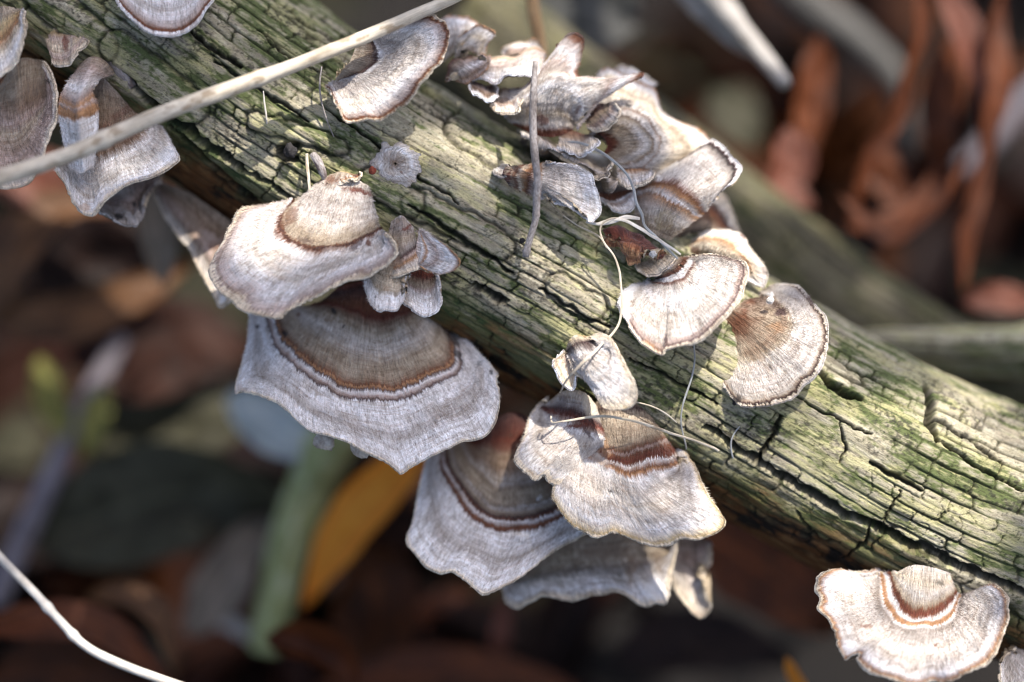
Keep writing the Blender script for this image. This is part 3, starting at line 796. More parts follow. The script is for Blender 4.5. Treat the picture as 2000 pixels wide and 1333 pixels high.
# small cap beside the stalk at the top
fungus("small fan with dark inner arc and brown toothed rim, right under the dry stalk", (682, 122, None), [
    L([(0, [.15, .28, .28, .1], "656,152 668,138 684,118 694,92"),
       (0.22, [.1, .36, .38, .12], "660,156 684,148 708,140 727,128 738,110 728,82"),
       (1, [.2, .5, .8, .9, .9, .8, .6, .5, .3, .1], "640,166 650,190 664,215 678,236 716,231 747,229 775,211 797,193 821,165 845,134 861,123 868,105 873,90 876,63 867,43 852,36 842,30 807,35 775,46 740,58 716,68")],
      "0:T .1:T .17:U .195:D .22:D .24:W .3:G .5:G .62:M .8:W .93:P .955:B .972:B .982:O 1:C", seed=81, ripple=.05, freq=11, cren=4, thick=.15, jitter=.04, edge_noise=26,
      spots=[(660, 140, 14, 10, 40, 't', .5), (745, 92, 30, 5, -35, 'g', .4), (690, 205, 40, 14, -15, 'C', .5)])])

# left edge group
fungus("cream and orange streaked cap at the upper left border", (5, 20, None), [
    L([(0, [.0, .2, .2], "-30,30 5,12 40,18"), (1, [.5, 1.0, 1.0, .7], "-60,130 -20,165 5,146 24,122 36,95 43,68 42,42 46,22")],
      "0:T .15:T .3:Y .5:O .62:C .85:V 1:C", seed=91, ripple=.08, freq=6, cren=2)])
fungus("broad flat brown-grey cap filling the left border behind the dry stalk", (40, 120, -.5), [
    L([(0, [-.9, -.5, -.5], "0,165 35,116 76,116"),
       (0.5, [-.1, .2, .0], "-40,250 30,262 98,196"),
       (1, [.3, .7, .8, .6, .3, .1], "-90,330 -30,360 0,367 38,364 60,350 80,312 94,262 106,236 109,205 101,152 84,120")],
      "0:t .15:T .3:U .42:P .5:T .7:P .9:P .95:M 1:C", seed=93, ripple=.05, freq=4, mottle=.7, spots=[(95, 161, 4, 3.5, 0, 'K', .95), (60, 175, 30, 26, 0, 'U', .5)])])
fungus("folded cap with orange banded tongue over a wide purple-stained flap, under the stalk", (200, 130, None), [
    L([(0, [-.6, -.3, -.5, -.9], "172,150 198,142 222,158 244,190"),
       (0.45, [-.5, .0, .1, -.9], "140,270 190,262 240,250 292,214"),
       (1, [.2, .45, .6, .6, .5, .3, .1, -.3, -.9], "110,330 130,362 142,392 158,413 178,419 195,403 215,384 255,358 300,343 337,322 349,303 327,266 297,217")],
      "0:g .2:t .38:U .46:R .54:B .6:U .68:W .85:M .93:V .97:V 1:C", seed=95, ripple=.06, freq=4, cren=1.5, mottle=.6,
      spots=[(245, 215, 36, 10, -30, 'R', .4), (320, 300, 28, 12, -25, 'V', .6), (165, 405, 14, 8, 0, 'O', .5)]),
    L([(0, [-.2, .3, .1, -.3], "158,122 180,110 204,118 226,142"),
       (0.35, [.2, .8, .5], "122,178 150,188 180,168"),
       (0.6, [.4, .95, .6], "114,222 150,234 190,214"),
       (1, [.45, .62, .5], "138,330 160,338 184,322")],
      "0:t .12:P .3:W .4:P .46:O .5:P .53:O .6:O .63:W .8:W 1:W", seed=97, ripple=.02, freq=3, cren=.5, thick=.12, lip=.05)])
fungus("small fuzzy tan knob with a red streak, upper left beside a rounded ridge", (125, 55, None), [
    L([(0, None, "82,62 90,48 120,50 150,60"), (1, [-.3, .2, .3, .1], "92,78 96,105 102,124 125,128 142,120 158,98 168,78")],
      "0:C .2:Y .35:P .6:C .8:P 1:C", seed=99, ripple=.08, freq=4, relief=.06, spots=[(126, 84, 7, 18, -5, 'R', .8), (138, 84, 4, 10, 0, 'g', .7)])])
fungus("grey crumpled underside with a small dark hole, below the folded cap at left", (280, 350, -1.6), [
    L([(0, [-1.8, -1.4, -1.9], "180,380 240,350 318,338"),
       (1, [-.8, -.5, -.7, -1.0, -1.6], "186,402 212,420 224,430 236,432 247,436 264,444 273,434 279,408 290,380 312,352")],
      "0:t .2:g .5:P .8:G 1:G", seed=101, ripple=.2, freq=5, relief=.12, mottle=.8, spots=[(232, 421, 10, 8, 30, 'K', .95), (262, 399, 4, 5, 0, 'K', .9), (290, 375, 14, 20, 20, 'D', .6)])])
fungus("drab brown cap half hidden between the log's underside and the pointed cap", (390, 380, -2.0), [
    L([(0, [-2.3, -1.7, -1.6, -1.9], "310,352 370,378 440,425 500,470"),
       (1, [-2.1, -1.9, -1.5, -1.3, -1.2, -1.2], "306,386 320,420 345,458 366,484 386,522 402,552 420,582 430,598 446,590 490,560")],
      "0:t .3:U .6:P .75:g .9:M 1:C", seed=103, ripple=.09, freq=5, cren=3, mottle=.8, spots=[(408, 462, 30, 10, 30, 'P', .7), (380, 440, 12, 34, -35, 'U', .7), (420, 480, 14, 10, 0, 'B', .6), (436, 585, 10, 8, 0, 'V', .8)])])

# little trio right of the pointed cap
fungus("cluster of three small pale lobes on a grey-tan stalk, right of the pointed cap", (785, 430, None), [
    L([(0, [.0, .15, .1], "765,432 785,421 806,442"),
       (0.6, [.25, .45, .3], "748,500 775,506 815,482"),
       (1, [.3, .55, .5, .3], "742,545 772,540 800,530 842,520")],
      "0:G .15:g .3:T .5:g .6:D .66:P .75:O .85:M 1:C", seed=111, ripple=.04, freq=4, cren=1, spots=[(788, 430, 16, 12, 0, 'U', .6), (792, 447, 16, 4, -28, 'R', .9), (773, 476, 6, 7, 0, 'B', .8), (776, 512, 14, 12, 0, 'U', .6)]),
    L([(0, [.25, .4, .4], "738,520 764,505 800,530"),
       (1, [.2, .45, .6, .6, .5, .4], "710,540 712,562 719,586 728,599 742,608 753,605 773,607 783,594 790,580 788,556 796,536")],
      "0:U .2:T .45:C .6:T .7:V 1:V", seed=113, ripple=.05, freq=5, cren=1.5, thick=.1, spots=[(733, 581, 3, 2.5, 0, 'K', .95), (755, 565, 10, 6, 0, 'O', .35)]),
    L([(0, [.25, .35, .35], "818,452 812,486 816,516"),
       (1, [.2, .45, .6, .65, .6, .5, .4], "822,451 832,452 846,463 872,481 889,499 896,509 893,520 880,530 859,535 845,531 830,525 818,519")],
      "0:P .15:V .25:O .32:W .5:P .7:W .92:V 1:O", seed=115, ripple=.03, freq=5, cren=1, thick=.12),
    L([(0, [-.4, -.2, -.4], "800,530 826,524 852,532"),
       (1, [-.2, .2, .35, .35, .2, -.1], "793,540 784,572 788,588 800,598 813,609 829,619 849,611 857,598 861,582 857,556 854,536")],
      "0:R .2:R .3:U .4:T .48:P .6:W .85:V 1:V", seed=117, ripple=.04, freq=5, cren=2.5, thick=.1, edge_noise=30)])

# lower back caps
fungus("drooping tan cap with wavy pale margin, hanging under the two-lobed cap", (1170, 1010, -2.0), [
    L([(0, [-2.3, -2.0, -2.0, -2.3], "1010,1100 1090,1030 1200,1010 1322,1030"),
       (0.5, [-2.1, -1.6, -1.5, -1.9], "1000,1130 1100,1105 1210,1095 1315,1080"),
       (1, [-1.9, -1.5, -1.2, -1.2, -1.3, -1.8], "981,1152 985,1172 993,1182 1013,1191 1042,1175 1066,1166 1115,1174 1147,1167 1196,1158 1236,1172 1260,1185 1280,1180 1301,1178 1309,1146 1313,1085 1316,1050")],
      "0:t .3:T .5:T .62:g .7:M .9:W .97:C 1:C", seed=131, ripple=.16, freq=6, cren=2, mottle=.9,
      spots=[(1180, 1078, 60, 18, 0, 'U', .6), (1232, 1110, 12, 34, 10, 'U', .6), (1286, 1100, 12, 24, -10, 'U', .6), (1050, 1100, 40, 14, -30, 'U', .5), (1285, 1155, 26, 22, 0, 'V', .6)])])
fungus("narrow pale tongue of fungus hanging right of the drooping tan cap", (1345, 1050, -2.3), [
    L([(0, -2.4, "1312,1060 1345,1045 1384,1056"), (1, [-2.2, -1.8, -1.7, -2.2], "1310,1110 1320,1152 1345,1186 1366,1204 1379,1198 1380,1178 1371,1140 1386,1100 1386,1070")],
      "0:t .3:P .7:M 1:C", seed=133, ripple=.08, mottle=.7)])

# cluster along the upper edge
fungus("lumpy grey and cream crust left in the upper cluster, behind the small toothed fan", (895, 120, None), [
    L([(0, [-1.3, -1.0, -1.2], "868,120 895,96 930,92"), (1, [-1.2, -1.2, -1.4], "852,60 858,42 876,33 900,34 924,38 936,48 944,66")],
      "0:T .3:G .6:M .9:W 1:O", seed=141, ripple=.1, mottle=.6),
    L([(0, [-1.0, -.8, -1.0], "890,118 905,96 925,104"), (1, [-.9, -.8, -1.1], "896,72 910,62 932,49 952,56 966,67 960,77 950,88 944,108")],
      "0:T .3:M .6:C .9:V 1:O", seed=143, ripple=.1, relief=.05),
    L([(0, [-1.1, -1.0, -1.1], "868,150 880,118 920,104"), (0.5, [-.5, -.3, -.5], "880,152 905,134 945,118"), (1, [-.6, -.5, -.7], "872,155 905,162 940,150 958,118 948,100")],
      "0:R .15:U .3:P .5:W .7:P .8:U .9:P 1:O", seed=145, ripple=.12, relief=.06, mottle=.8, spots=[(873, 138, 12, 12, 0, 'R', .5), (905, 110, 12, 8, 0, 'U', .6)])])
fungus("ruffled pale cap with shaded underside in the upper cluster, left of the hanging twig", (1000, 125, -1.1), [
    L([(0, [-1.5, -1.3, -1.2, -1.2, -1.3], "938,122 962,112 985,110 1008,110 1030,94 1050,90 1068,104"),
       (0.6, [-1.0, -.6, -.7, -.6, -.9], "925,140 960,135 995,130 1025,120 1062,118"),
       (1, [-.8, -.4, -.5, -.2, -.4, -.7], "919,157 934,152 960,159 972,160 990,148 1020,145 1042,150 1060,140")],
      "0:C .1:O .2:M .5:P .7:M .9:V 1:V", seed=147, ripple=.07, freq=6),
    L([(0, [-1.2, -1.1], "930,170 960,165"), (1, [-.8, -.6, -.8], "934,182 950,194 962,192 972,174 966,166")], "0:P .4:R .7:W 1:V", seed=149, ripple=.05)])
fungus("upright fan in the upper cluster with a brown tipped horn and a wing pointing right", (1070, 262, -1.0), [
    L([(0, [-1.0, -.7, -.6, -.8], "1010,246 1040,262 1080,268 1112,258"),
       (0.45, [-1.1, -.5, -.42, -.5, -.8], "985,225 1015,208 1060,200 1105,205 1128,235"),
       (0.72, [-1.1, -.6, -.4, -.4, -.45, -.7], "973,215 990,190 1025,182 1075,150 1130,165 1155,195 1132,240"),
       (1, [-1.2, -.9, -.7, -.6, -.8, -1.0, -.9, -.6, -.5, -.6, -.7], "968,207 975,182 1000,173 1035,168 1055,140 1080,100 1104,72 1122,66 1142,78 1139,110 1128,145 1150,164 1166,160 1220,146 1252,139 1254,147 1226,164 1200,177 1172,195 1148,222 1128,250")],
      "0:R .08:B .15:M .3:T .42:G .52:M .62:W .7:G .78:M .85:P .92:W .98:P 1:B", seed=151, ripple=.09, freq=5, cren=1.5, relief=.03, thick=.15, spots=[(1058, 236, 16, 12, 20, 'R', .7), (1020, 228, 10, 16, 0, 'g', .5), (1122, 76, 16, 10, 0, 'B', .7), (1128, 215, 4, 10, 20, 'B', .7), (1090, 130, 30, 10, 20, 'g', .4)])])
fungus("large cream sunlit cap with brown arcs, at the back of the upper cluster", (1165, 285, -1.4), [
    L([(0, [-1.1, -.8, -.8], "1150,272 1162,262 1178,268 1186,284 1178,300"),
       (0.42, [-1.3, -.8, -.55, -.55, -.7], "1158,232 1185,222 1215,224 1248,240 1272,268 1270,296 1240,315 1205,322"),
       (0.55, [-1.4, -.9, -.65, -.65, -.75], "1152,215 1186,205 1222,208 1262,228 1288,262 1286,298 1252,326 1210,332"),
       (1, [-1.7, -1.6, -1.6, -1.7, -1.7, -1.7, -1.5, -1.2, -1.0], "1148,228 1158,190 1163,155 1170,138 1185,131 1205,138 1240,155 1270,170 1282,182 1284,205 1300,225 1335,240 1365,256 1388,283 1372,312 1320,337 1262,354 1220,348")],
      "0:R .05:B .10:T .22:T .33:M .395:T .41:U .43:M .50:M .515:P .535:U .555:M .6:M .7:C .78:T .86:C .95:W 1:O", seed=153, ripple=.12, freq=8, cren=2, thick=.18, mottle=.45,
      spots=[(1228, 208, 7, 5, 10, 'K', .9), (1185, 282, 10, 16, -10, 'R', .75), (1168, 250, 20, 5, -50, 'V', .95), (1168, 228, 22, 20, 0, 'U', .5), (1196, 215, 10, 12, 0, 'O', .5)])])
fungus("strap-shaped grey cap with black bordered square end, pointing up right out of the cluster", (1280, 460, -.6), [
    L([(0, [-.6, -.4, -.4, -.6], "1248,442 1262,454 1284,462 1306,470"),
       (0.5, [-.9, -.5, -.3, -.2, -.6], "1236,378 1270,368 1308,374 1342,398 1366,420"),
       (1, [-1.0, -.9, -.8, -.9, -.9, -.7, -.4, -.5], "1252,346 1298,330 1338,306 1384,276 1394,272 1413,285 1432,305 1448,326 1437,349 1413,370 1394,388")],
      "0:t .12:T .3:M .42:O .46:W .52:O .56:B .6:P .63:M .75:G .88:M .93:g .955:K .975:D .985:V 1:V", seed=155, ripple=.05, freq=5, cren=2, thick=.15, jitter=.035,
      spots=[(1285, 350, 9, 5, 0, 'V', 1), (1298, 432, 20, 22, 40, 'Y', .5), (1300, 432, 12, 14, 0, 'U', .5), (1262, 395, 20, 20, 0, 'P', .5), (1258, 348, 34, 12, -20, 'M', 1), (1300, 335, 26, 12, -25, 'M', .9)])])
fungus("little brown ringed shell cap in the shadowed hollow of the cluster", (1195, 350, -.9), [
    L([(0, -.9, "1165,362 1185,345 1212,350 1236,358"), (0.5, -.6, "1166,378 1192,388 1232,374"), (1, [-.7, -.4, -.4, -.7], "1168,380 1175,391 1188,401 1200,410 1216,414 1232,410 1241,396 1240,374")],
      "0:T .25:M .4:B .55:B .62:W .7:P .8:W 1:V", seed=157, ripple=.03, thick=.1)])
fungus("pale leaf-shaped cap with orange base, crossed by the thin hanging twig", (990, 335, None), [
    L([(0, [-.1, .05, -.1], "994,362 982,344 986,328 1000,324"),
       (0.3, [.0, .35, .0], "1030,376 1038,350 1050,322"),
       (1, [.1, .35, .55, .5, .35, .1], "1050,380 1072,387 1088,398 1116,406 1140,424 1153,434 1162,428 1171,418 1172,400 1167,376 1161,360 1155,341 1144,333 1124,324 1100,321 1072,322")],
      "0:D .06:T .12:B .17:C .22:O .27:B .33:P .4:M .55:G .7:M .85:W 1:V", seed=159, ripple=.04, freq=5, cren=1.5, thick=.12, spots=[(992, 342, 6, 12, 10, 'R', .9), (1052, 338, 6, 22, 5, 'O', .8), (1020, 342, 10, 10, 0, 'O', .5)]),
    L([(0, None, "964,330 972,322"), (1, [-.05, .05, -.1], "968,338 984,344 996,334 990,322")], "0:V .5:M 1:g", seed=160, ripple=.02, thick=.08)])
fungus("orange-tan sunlit cap behind the oval sunlit cap", (1370, 500, -1.0), [
    L([(0, [-1.2, -.8, -.8], "1335,505 1380,515 1440,535"),
       (0.5, [-1.2, -.7, -.6, -.8], "1342,478 1382,470 1430,490 1470,530"),
       (1, [-1.5, -1.4, -1.2, -.9, -.8, -.8], "1332,495 1340,478 1360,460 1386,449 1410,445 1432,451 1449,463 1468,486 1484,506 1498,531 1497,547 1490,562 1476,555 1456,545")],
      "0:R .1:B .25:T .4:C .6:O .75:C .95:V 1:C", seed=161, ripple=.1, freq=6, relief=.04, spots=[(1480, 485, 8, 6, 40, 'V', 1), (1352, 496, 20, 12, -30, 'B', .7), (1452, 462, 10, 10, 0, 'B', .7)])])
fungus("brown shadowed cap wedged between the strap-shaped cap and the orange-tan one", (1370, 440, -1.6), [
    L([(0, [-1.3, -1.6], "1318,472 1350,455 1400,452"), (1, [-1.4, -1.6, -1.9, -2.0], "1330,430 1362,402 1392,378 1406,374 1420,390 1432,416 1446,452")],
      "0:K .2:t .5:B .65:D .75:M 1:C", seed=163, ripple=.07, mottle=.7)])
fungus("rust-red resinous crust beside the looping grass blades", (1230, 478, None), [
    L([(0, [-.25, -.15, -.2, -.5], "1180,456 1205,444 1240,452 1275,474 1306,496"),
       (0.5, [-.1, .25, .25, -.1], "1186,462 1214,476 1246,488 1285,500"),
       (1, [-.2, .0, .0, -.2], "1184,466 1204,480 1224,501 1248,517 1262,504 1300,503")],
      "0:D .2:R .5:B .7:O .85:B 1:O", seed=165, ripple=.1, relief=.14, jitter=.15, mottle=.9, fuzz=.2)])
fungus("tan lumpy base from which the upper cluster grows, along the log's upper edge", (1120, 310, None), [
    L([(0, None, "1010,262 1060,275 1120,290 1180,318 1225,352"),
       (0.5, [-.5, -.25, -.2, -.2, -.4], "1018,262 1070,288 1120,310 1165,335 1205,362"),
       (1, None, "1022,272 1062,300 1100,322 1140,338 1170,356 1185,378")],
      "0:U .3:T .5:M .7:U 1:T", seed=167, ripple=.12, freq=9, relief=.16, mottle=.9, fuzz=.3),
    L([(0, None, "1120,300 1150,290 1190,300"), (1, [-.2, .0, .0], "1120,330 1140,345 1165,350 1190,345 1200,325")], "0:M .4:T .7:M 1:C", seed=168, ripple=.1, relief=.1)])

EXTRA = [
  ("small crumpled beige flap between the ruffled cap and the upright fan", (1000, 190, -.9), "968,182 985,172 1008,176", "960,205 972,220 995,222 1012,210 1016,192", (-1.0, -.4), "0:U .3:M .6:P .8:W 1:C"),
  ("small tan shell under the fan's right wing", (1160, 215, -1.0), "1140,228 1152,208 1172,200", "1150,252 1172,258 1196,246 1205,222 1196,205", (-.9, -.45), "0:D .25:B .45:T .7:P .85:M 1:C"),
  ("small buff shelf above the grey-blue grass strand", (1130, 270, -.6), "1096,262 1122,256 1150,262", "1092,284 1112,298 1140,300 1160,286 1164,272", (-.7, -.2), "0:B .25:U .5:M .8:C 1:V"),
  ("crumpled pale flake left of the strap-shaped cap's base", (1240, 340, -.6), "1214,326 1236,318 1262,324", "1206,348 1224,362 1250,366 1272,352 1276,338", (-.7, -.3), "0:U .25:O .5:M .8:W 1:C"),
  ("small brown-edged shelf under the large cream cap's right half", (1320, 330, -1.2), "1290,322 1318,312 1350,308", "1284,340 1306,352 1336,348 1362,332 1366,316", (-1.1, -.9), "0:M .4:W .7:P .9:U 1:C"),
  ("little greyish curl at the upper cluster's left foot", (950, 170, -.7), "920,156 940,164 958,176", "916,170 930,186 950,198 966,196 972,186", (-.7, -.3), "0:D .3:P .6:U .85:W 1:V"),
  ("narrow pale frill behind the ruffled cap", (1030, 100, -1.3), "985,112 1010,104 1040,104", "978,98 996,84 1022,80 1048,78 1062,92", (-1.2, -1.6), "0:U .4:P .7:W .9:C 1:O"),
  ("small buff frill at the back of the large cream cap", (1225, 165, -1.7), "1205,178 1230,172 1258,182", "1196,150 1214,128 1240,134 1262,146 1280,164", (-1.5, -1.9), "0:T .4:C .8:V 1:C")]
for q, (lab, bp, r0, r1, (w0, w1), st) in enumerate(EXTRA):
    fungus(lab, bp, [L([(0, [w0 - .2, w0, w0 - .2], r0), (1, [w1 - .1, w1 + .12, w1 + .05, w1 + .15, w1 - .1], r1)], st, seed=201 + 2 * q, ripple=.10, freq=6, cren=2.5, relief=.05, thick=.1, mottle=.7)])

# flat patch on the wood
fungus("flat round lichen-grey patch of young fungus pressed to the log above the three small lobes", (772, 320, None), [
    L([(0, .06, "770,318 772,317 774,318 775,320 774,322 772,323 770,322 769,320 770,318"),
       (0.7, .055, "742,318 748,298 772,288 798,300 806,322 798,342 774,348 748,340 742,318"),
       (1, [.0, .02, .0], "722,316 738,294 772,278 806,289 826,324 812,350 787,366 750,352 722,316")],
      "0:U .2:G .5:M .7:W .9:M 1:G", seed=171, ripple=.008, cren=12, edge_noise=40, thick=.05, lip=.008, jitter=.2, mottle=.9, fuzz=.3, spots=[(766, 343, 2, 2, 0, 'K', .9), (785, 335, 3, 4, 0, 'B', .7), (765, 310, 26, 14, 0, 'U', .45)])], name="fungus_patch")
print("hairs", HAIRS[0])
# ------------------------------------------------------------------ stalks, twigs and grass
def stem_material(name, dark, light, spec=0.3, patch=None, fib=(70, 3)):
    m, nt, nodes, links, b = new_mat(name)
    uv = attrn(nt, "puv")
    f = noise(nt, mapped(nt, uv.outputs["Vector"], (fib[0], fib[1], 1)), 1.0, 5, 0.65)
    bl = noise(nt, mapped(nt, uv.outputs["Vector"], (3, 1.4, 1)), 1.0, 4, 0.6)
    c = ramp(nt, f, [(0.3, dark), (0.62, light)])
    c = mixn(nt, 0.75, c, ramp(nt, bl, [(0.32, (0.5, 0.46, 0.42)), (0.55, (1, 1, 1)), (0.7, (1.15, 1.12, 1.05))]), 'MULTIPLY')
    if patch: c = mixn(nt, ramp(nt, bl, [(0.56, (0, 0, 0)), (0.62, (0.8, 0.8, 0.8))]), c, patch)
    links.new(c, b.inputs["Base Color"]); b.inputs["Roughness"].default_value = 0.7
    b.inputs["Specular IOR Level"].default_value = spec
    bump(nt, mathn(nt, 'ADD', f, bl), 0.5, 0.0005, b)
    return m
STRAW = stem_material("dry_straw", (0.46, 0.38, 0.28), (0.80, 0.72, 0.58), patch=(0.34, 0.25, 0.165), fib=(20, 1.1))
PALESTRAW = stem_material("pale_straw", (0.62, 0.56, 0.47), (0.86, 0.81, 0.73))
GREYTWIG = stem_material("grey_twig", (0.17, 0.14, 0.13), (0.45, 0.41, 0.39), patch=(0.12, 0.08, 0.07), fib=(30, 12))
ORANGE = stem_material("orange_stick", (0.34, 0.17, 0.07), (0.62, 0.42, 0.21))
GREYGRASS = stem_material("grey_grass", (0.26, 0.27, 0.27), (0.52, 0.53, 0.52))
OLDWOOD = stem_material("grey_stick", (0.22, 0.20, 0.18), (0.52, 0.49, 0.45), fib=(20, 1.5))
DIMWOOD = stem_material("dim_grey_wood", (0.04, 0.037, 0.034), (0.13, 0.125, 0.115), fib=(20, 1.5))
GREENSTEM = stem_material("green_stem", (0.20, 0.235, 0.075), (0.46, 0.48, 0.22), patch=(0.54, 0.54, 0.38), fib=(14, 0.6))
PURPLE = stem_material("purple_twig", (0.10, 0.085, 0.10), (0.26, 0.23, 0.25), fib=(16, 1))

def tube(name, pts, widths, mat, label=None, cat=None, group=None, parent=None, flat=1.0, seed=0, sub=10, ang=0.0, wob=0.05, nodes=()):
    """pts: 'x,y,w ...' ; widths in photograph px; flat<1 squashes the section into a blade"""
    p = parse(pts) if isinstance(pts, str) else np.asarray(pts, float)
    widths = [v * (0.64 if max(widths) < 16 and mat in (GREYGRASS, STRAW, PALESTRAW) and flat < 1 else 1.0) for v in widths]
    w3 = P(p[:, 0], p[:, 1], p[:, 2])
    c = catmull(w3, sub); n = max(24, min(500, int(np.linalg.norm(np.diff(c, axis=0), axis=1).sum() / 0.0006)))
    c, L = resample(c, n)
    t = np.linspace(0, 1, n)
    if flat < 1: c = c + 0.00035 * (fbm(t * L * 140, 0, seed + 21, 3)[:, None] * RIGHT + fbm(t * L * 140, 5.5, seed + 22, 3)[:, None] * UP)
    wd = np.interp(t, np.linspace(0, 1, len(widths)), widths) * 0.5 * 0.0001 * (FOCUS - p[:, 2].mean()) / FOCUS
    T = np.gradient(c, axis=0); T /= np.linalg.norm(T, axis=1)[:, None]
    N = BACK - (T @ BACK)[:, None] * T; N /= np.linalg.norm(N, axis=1)[:, None]
    B = np.cross(T, N)
    tw = math.radians(ang) + 0.5 * fbm(t * 2.0, seed, seed + 1, 2) * (1 if flat < 1 else 0)
    K = 16 if max(widths) > 12 else 8
    a = np.linspace(0, 2 * np.pi, K + 1)
    A, TT = np.meshgrid(a, t)
    rr = wd[:, None] * (1 + wob * fbm(TT * L * 100 / 0.8, np.cos(A) * 1.2 + 5, seed, 3) + 0.5 * wob * fbm(TT * L * 100 * .5, np.sin(A) * 4, seed + 4, 2))
    for f0, amp in nodes: rr = rr * (1 + amp * np.exp(-((TT - f0) / 0.006) ** 2))
    u = np.cos(A) * rr; v = np.sin(A) * rr * flat
    u2 = u * np.cos(tw)[:, None] - v * np.sin(tw)[:, None]; v2 = u * np.sin(tw)[:, None] + v * np.cos(tw)[:, None]
    V = c[:, None] + u2[..., None] * B[:, None] + v2[..., None] * N[:, None]
    V = V.reshape(-1, 3)
    caps = np.vstack([c[0], c[-1]]); nv = len(V)
    f = [grid_faces(n, K + 1)]
    j = np.arange(K)
    f.append(np.stack([np.full(K, nv), j + 1, j], -1)); e = (n - 1) * (K + 1)
    f.append(np.stack([np.full(K, nv + 1), e + j, e + j + 1], -1))
    me = np_mesh(name, np.vstack([V, caps]), f)
    uv = np.stack([A * wd.mean() * 100 + seed, TT * L * 100, 0 * A], -1).reshape(-1, 3)
    attr(me, "puv", 'FLOAT_VECTOR', np.vstack([uv, uv[:1], uv[-1:]]))
    o = link(name, me, mat, parent, base=c[n // 2] if parent is None else None)
    if label: tag(o, label, cat, group)
    return o

tube("dry_stalk", "-700,560,4.0 -360,452,3.3 -60,366,2.6 0,346,2.4 150,296,2.0 300,228,1.6 450,172,1.25 600,118,1.0 740,60,.75 880,-2,.5 960,-40,.4", [33, 33, 33, 33, 33, 33, 32, 31, 28, 24, 22], STRAW,
     "long straw coloured dry stalk lying across the upper left from border to border", "stalk", seed=3, wob=.14, nodes=((.34, .12), (.52, .16), (.71, .14)))
tube("pale_straw_stalk", "-420,660,1.4 -200,850,1.6 -40,1040,1.6 0,1090,1.55 68,1160,1.4 115,1212,1.3 165,1262,1.2 235,1298,1.1 350,1340,.9 520,1392,.6 760,1440,.2", [15, 16, 16, 17, 18, 17, 15], PALESTRAW,
     "bright white bent straw stalk in the bottom left corner", "stalk", seed=5, nodes=((.50, .35), (.55, .3)))
tube("orange_stick", "1036,-40,-3.2 1042,20,-3.0 1052,70,-2.8 1064,150,-2.6", [26, 26, 24, 22], ORANGE,
     "short orange tan stick standing up behind the upper cluster at the top border", "stick", seed=7)
tube("hanging_twig", "1046,120,.55 1042,190,.6 1041,250,.6 1044,300,.62 1050,350,.66 1048,385,.62 1046,425,.5 1038,455,.42 1030,485,.36 1027,502,.32", [10, 12, 13, 14, 15, 13, 15, 13, 12, 13], GREYTWIG,
     "thin grey twig hanging over the leaf-shaped pale cap at upper centre", "twig", seed=9, wob=.22, nodes=((.62, .3), (.78, .25), (.97, .3)))
tube("grass_strand", "1098,278,-.5 1128,277,-.35 1165,292,-.15 1200,318,.1 1225,342,.2 1238,368,.3 1244,395,.35 1254,418,.38 1258,440,.4 1280,462,.4 1302,482,.38 1326,506,.4", [6, 8, 9, 9, 8, 8, 9, 8, 9, 8, 6], GREYGRASS,
     "grey-blue grass strand arching over the dark hollow of the cluster", "grass", flat=.35, seed=11)
tube("dry_grass", "1166,436,.32 1192,428,.4 1218,430,.42 1250,446,.4 1285,468,.42 1331,498,.5", [5, 9, 11, 11, 10, 6], PALESTRAW,
     "white flat grass blade running down to the oval sunlit cap", "grass", flat=.3, seed=13, ang=20)
tube("dry_grass", "1144,432,.3 1170,436,.36 1196,432,.4 1222,424,.36 1250,427,.2", [6, 9, 12, 14, 9], PALESTRAW,
     "short broad pale blade crossing the top of the looping grass strand", "grass", flat=.25, seed=15, ang=-15)
tube("grass_strand", "1210,425,.38 1192,426,.46 1178,434,.45 1172,450,.4 1180,474,.36 1200,500,.34 1211,530,.32 1216,570,.3 1216,605,.3 1210,635,.3 1188,664,.4 1158,692,.95 1124,724,1.0 1104,746,.75 1094,768,.4", [4, 6, 6, 6, 7, 7, 8, 8, 8, 7, 8, 8, 7, 6, 5], STRAW,
     "looping grass strand running down past the oval cap and across the tongue-shaped flap", "grass", flat=.35, seed=17)
tube("grass_hair", "1074,392,.0 1092,412,.1 1122,436,.14 1150,450,.16 1168,460,.2 1180,474,.3 1186,486,.3", [3, 4, 4, 4, 4, 3], STRAW,
     "thin tan grass hair trailing below the leaf-shaped pale cap", "grass", flat=.5, seed=19)
tube("grass_strand", "1357,668,.55 1358,690,.3 1354,722,.1 1344,760,.04 1334,792,.02 1332,830,-.1 1340,870,-.35 1352,910,-.6 1364,935,-.8", [5, 5.5, 5.5, 6, 5, 5, 5, 5, 3], GREYGRASS,
     "grey wiry grass strand hanging from beneath the oval sunlit cap", "grass", flat=.6, seed=21)
tube("straw_strand", "1078,812,.1 1079,826,.25 1100,824,.35 1150,816,.42 1190,814,.5 1230,820,.55 1268,832,.4 1310,846,.1 1350,858,-.02 1390,872,-.2 1416,890,-.35 1436,910,-.55", [5, 5, 7, 8, 8, 9, 10, 8, 7, 8, 7, 4], STRAW,
     "tan straw strand lying across the top of the two-lobed cap", "grass", flat=.4, seed=23)
tube("grass_hair", "1446,832,-.1 1434,848,-.1 1428,866,-.15 1430,888,-.25 1436,905,-.35", [2.5, 3, 3.5, 3.5, 2.5], GREYGRASS,
     "tiny curled grey hair on the wood right of the straw strand's end", "grass", seed=25)
tube("grass_hair", "1244,786,.0 1275,795,.05 1300,808,.05 1322,826,.0", [3, 3.5, 3.5, 2.5], STRAW,
     "fine straw hair between the tongue-shaped flap and the wiry grass strand", "grass", seed=27)
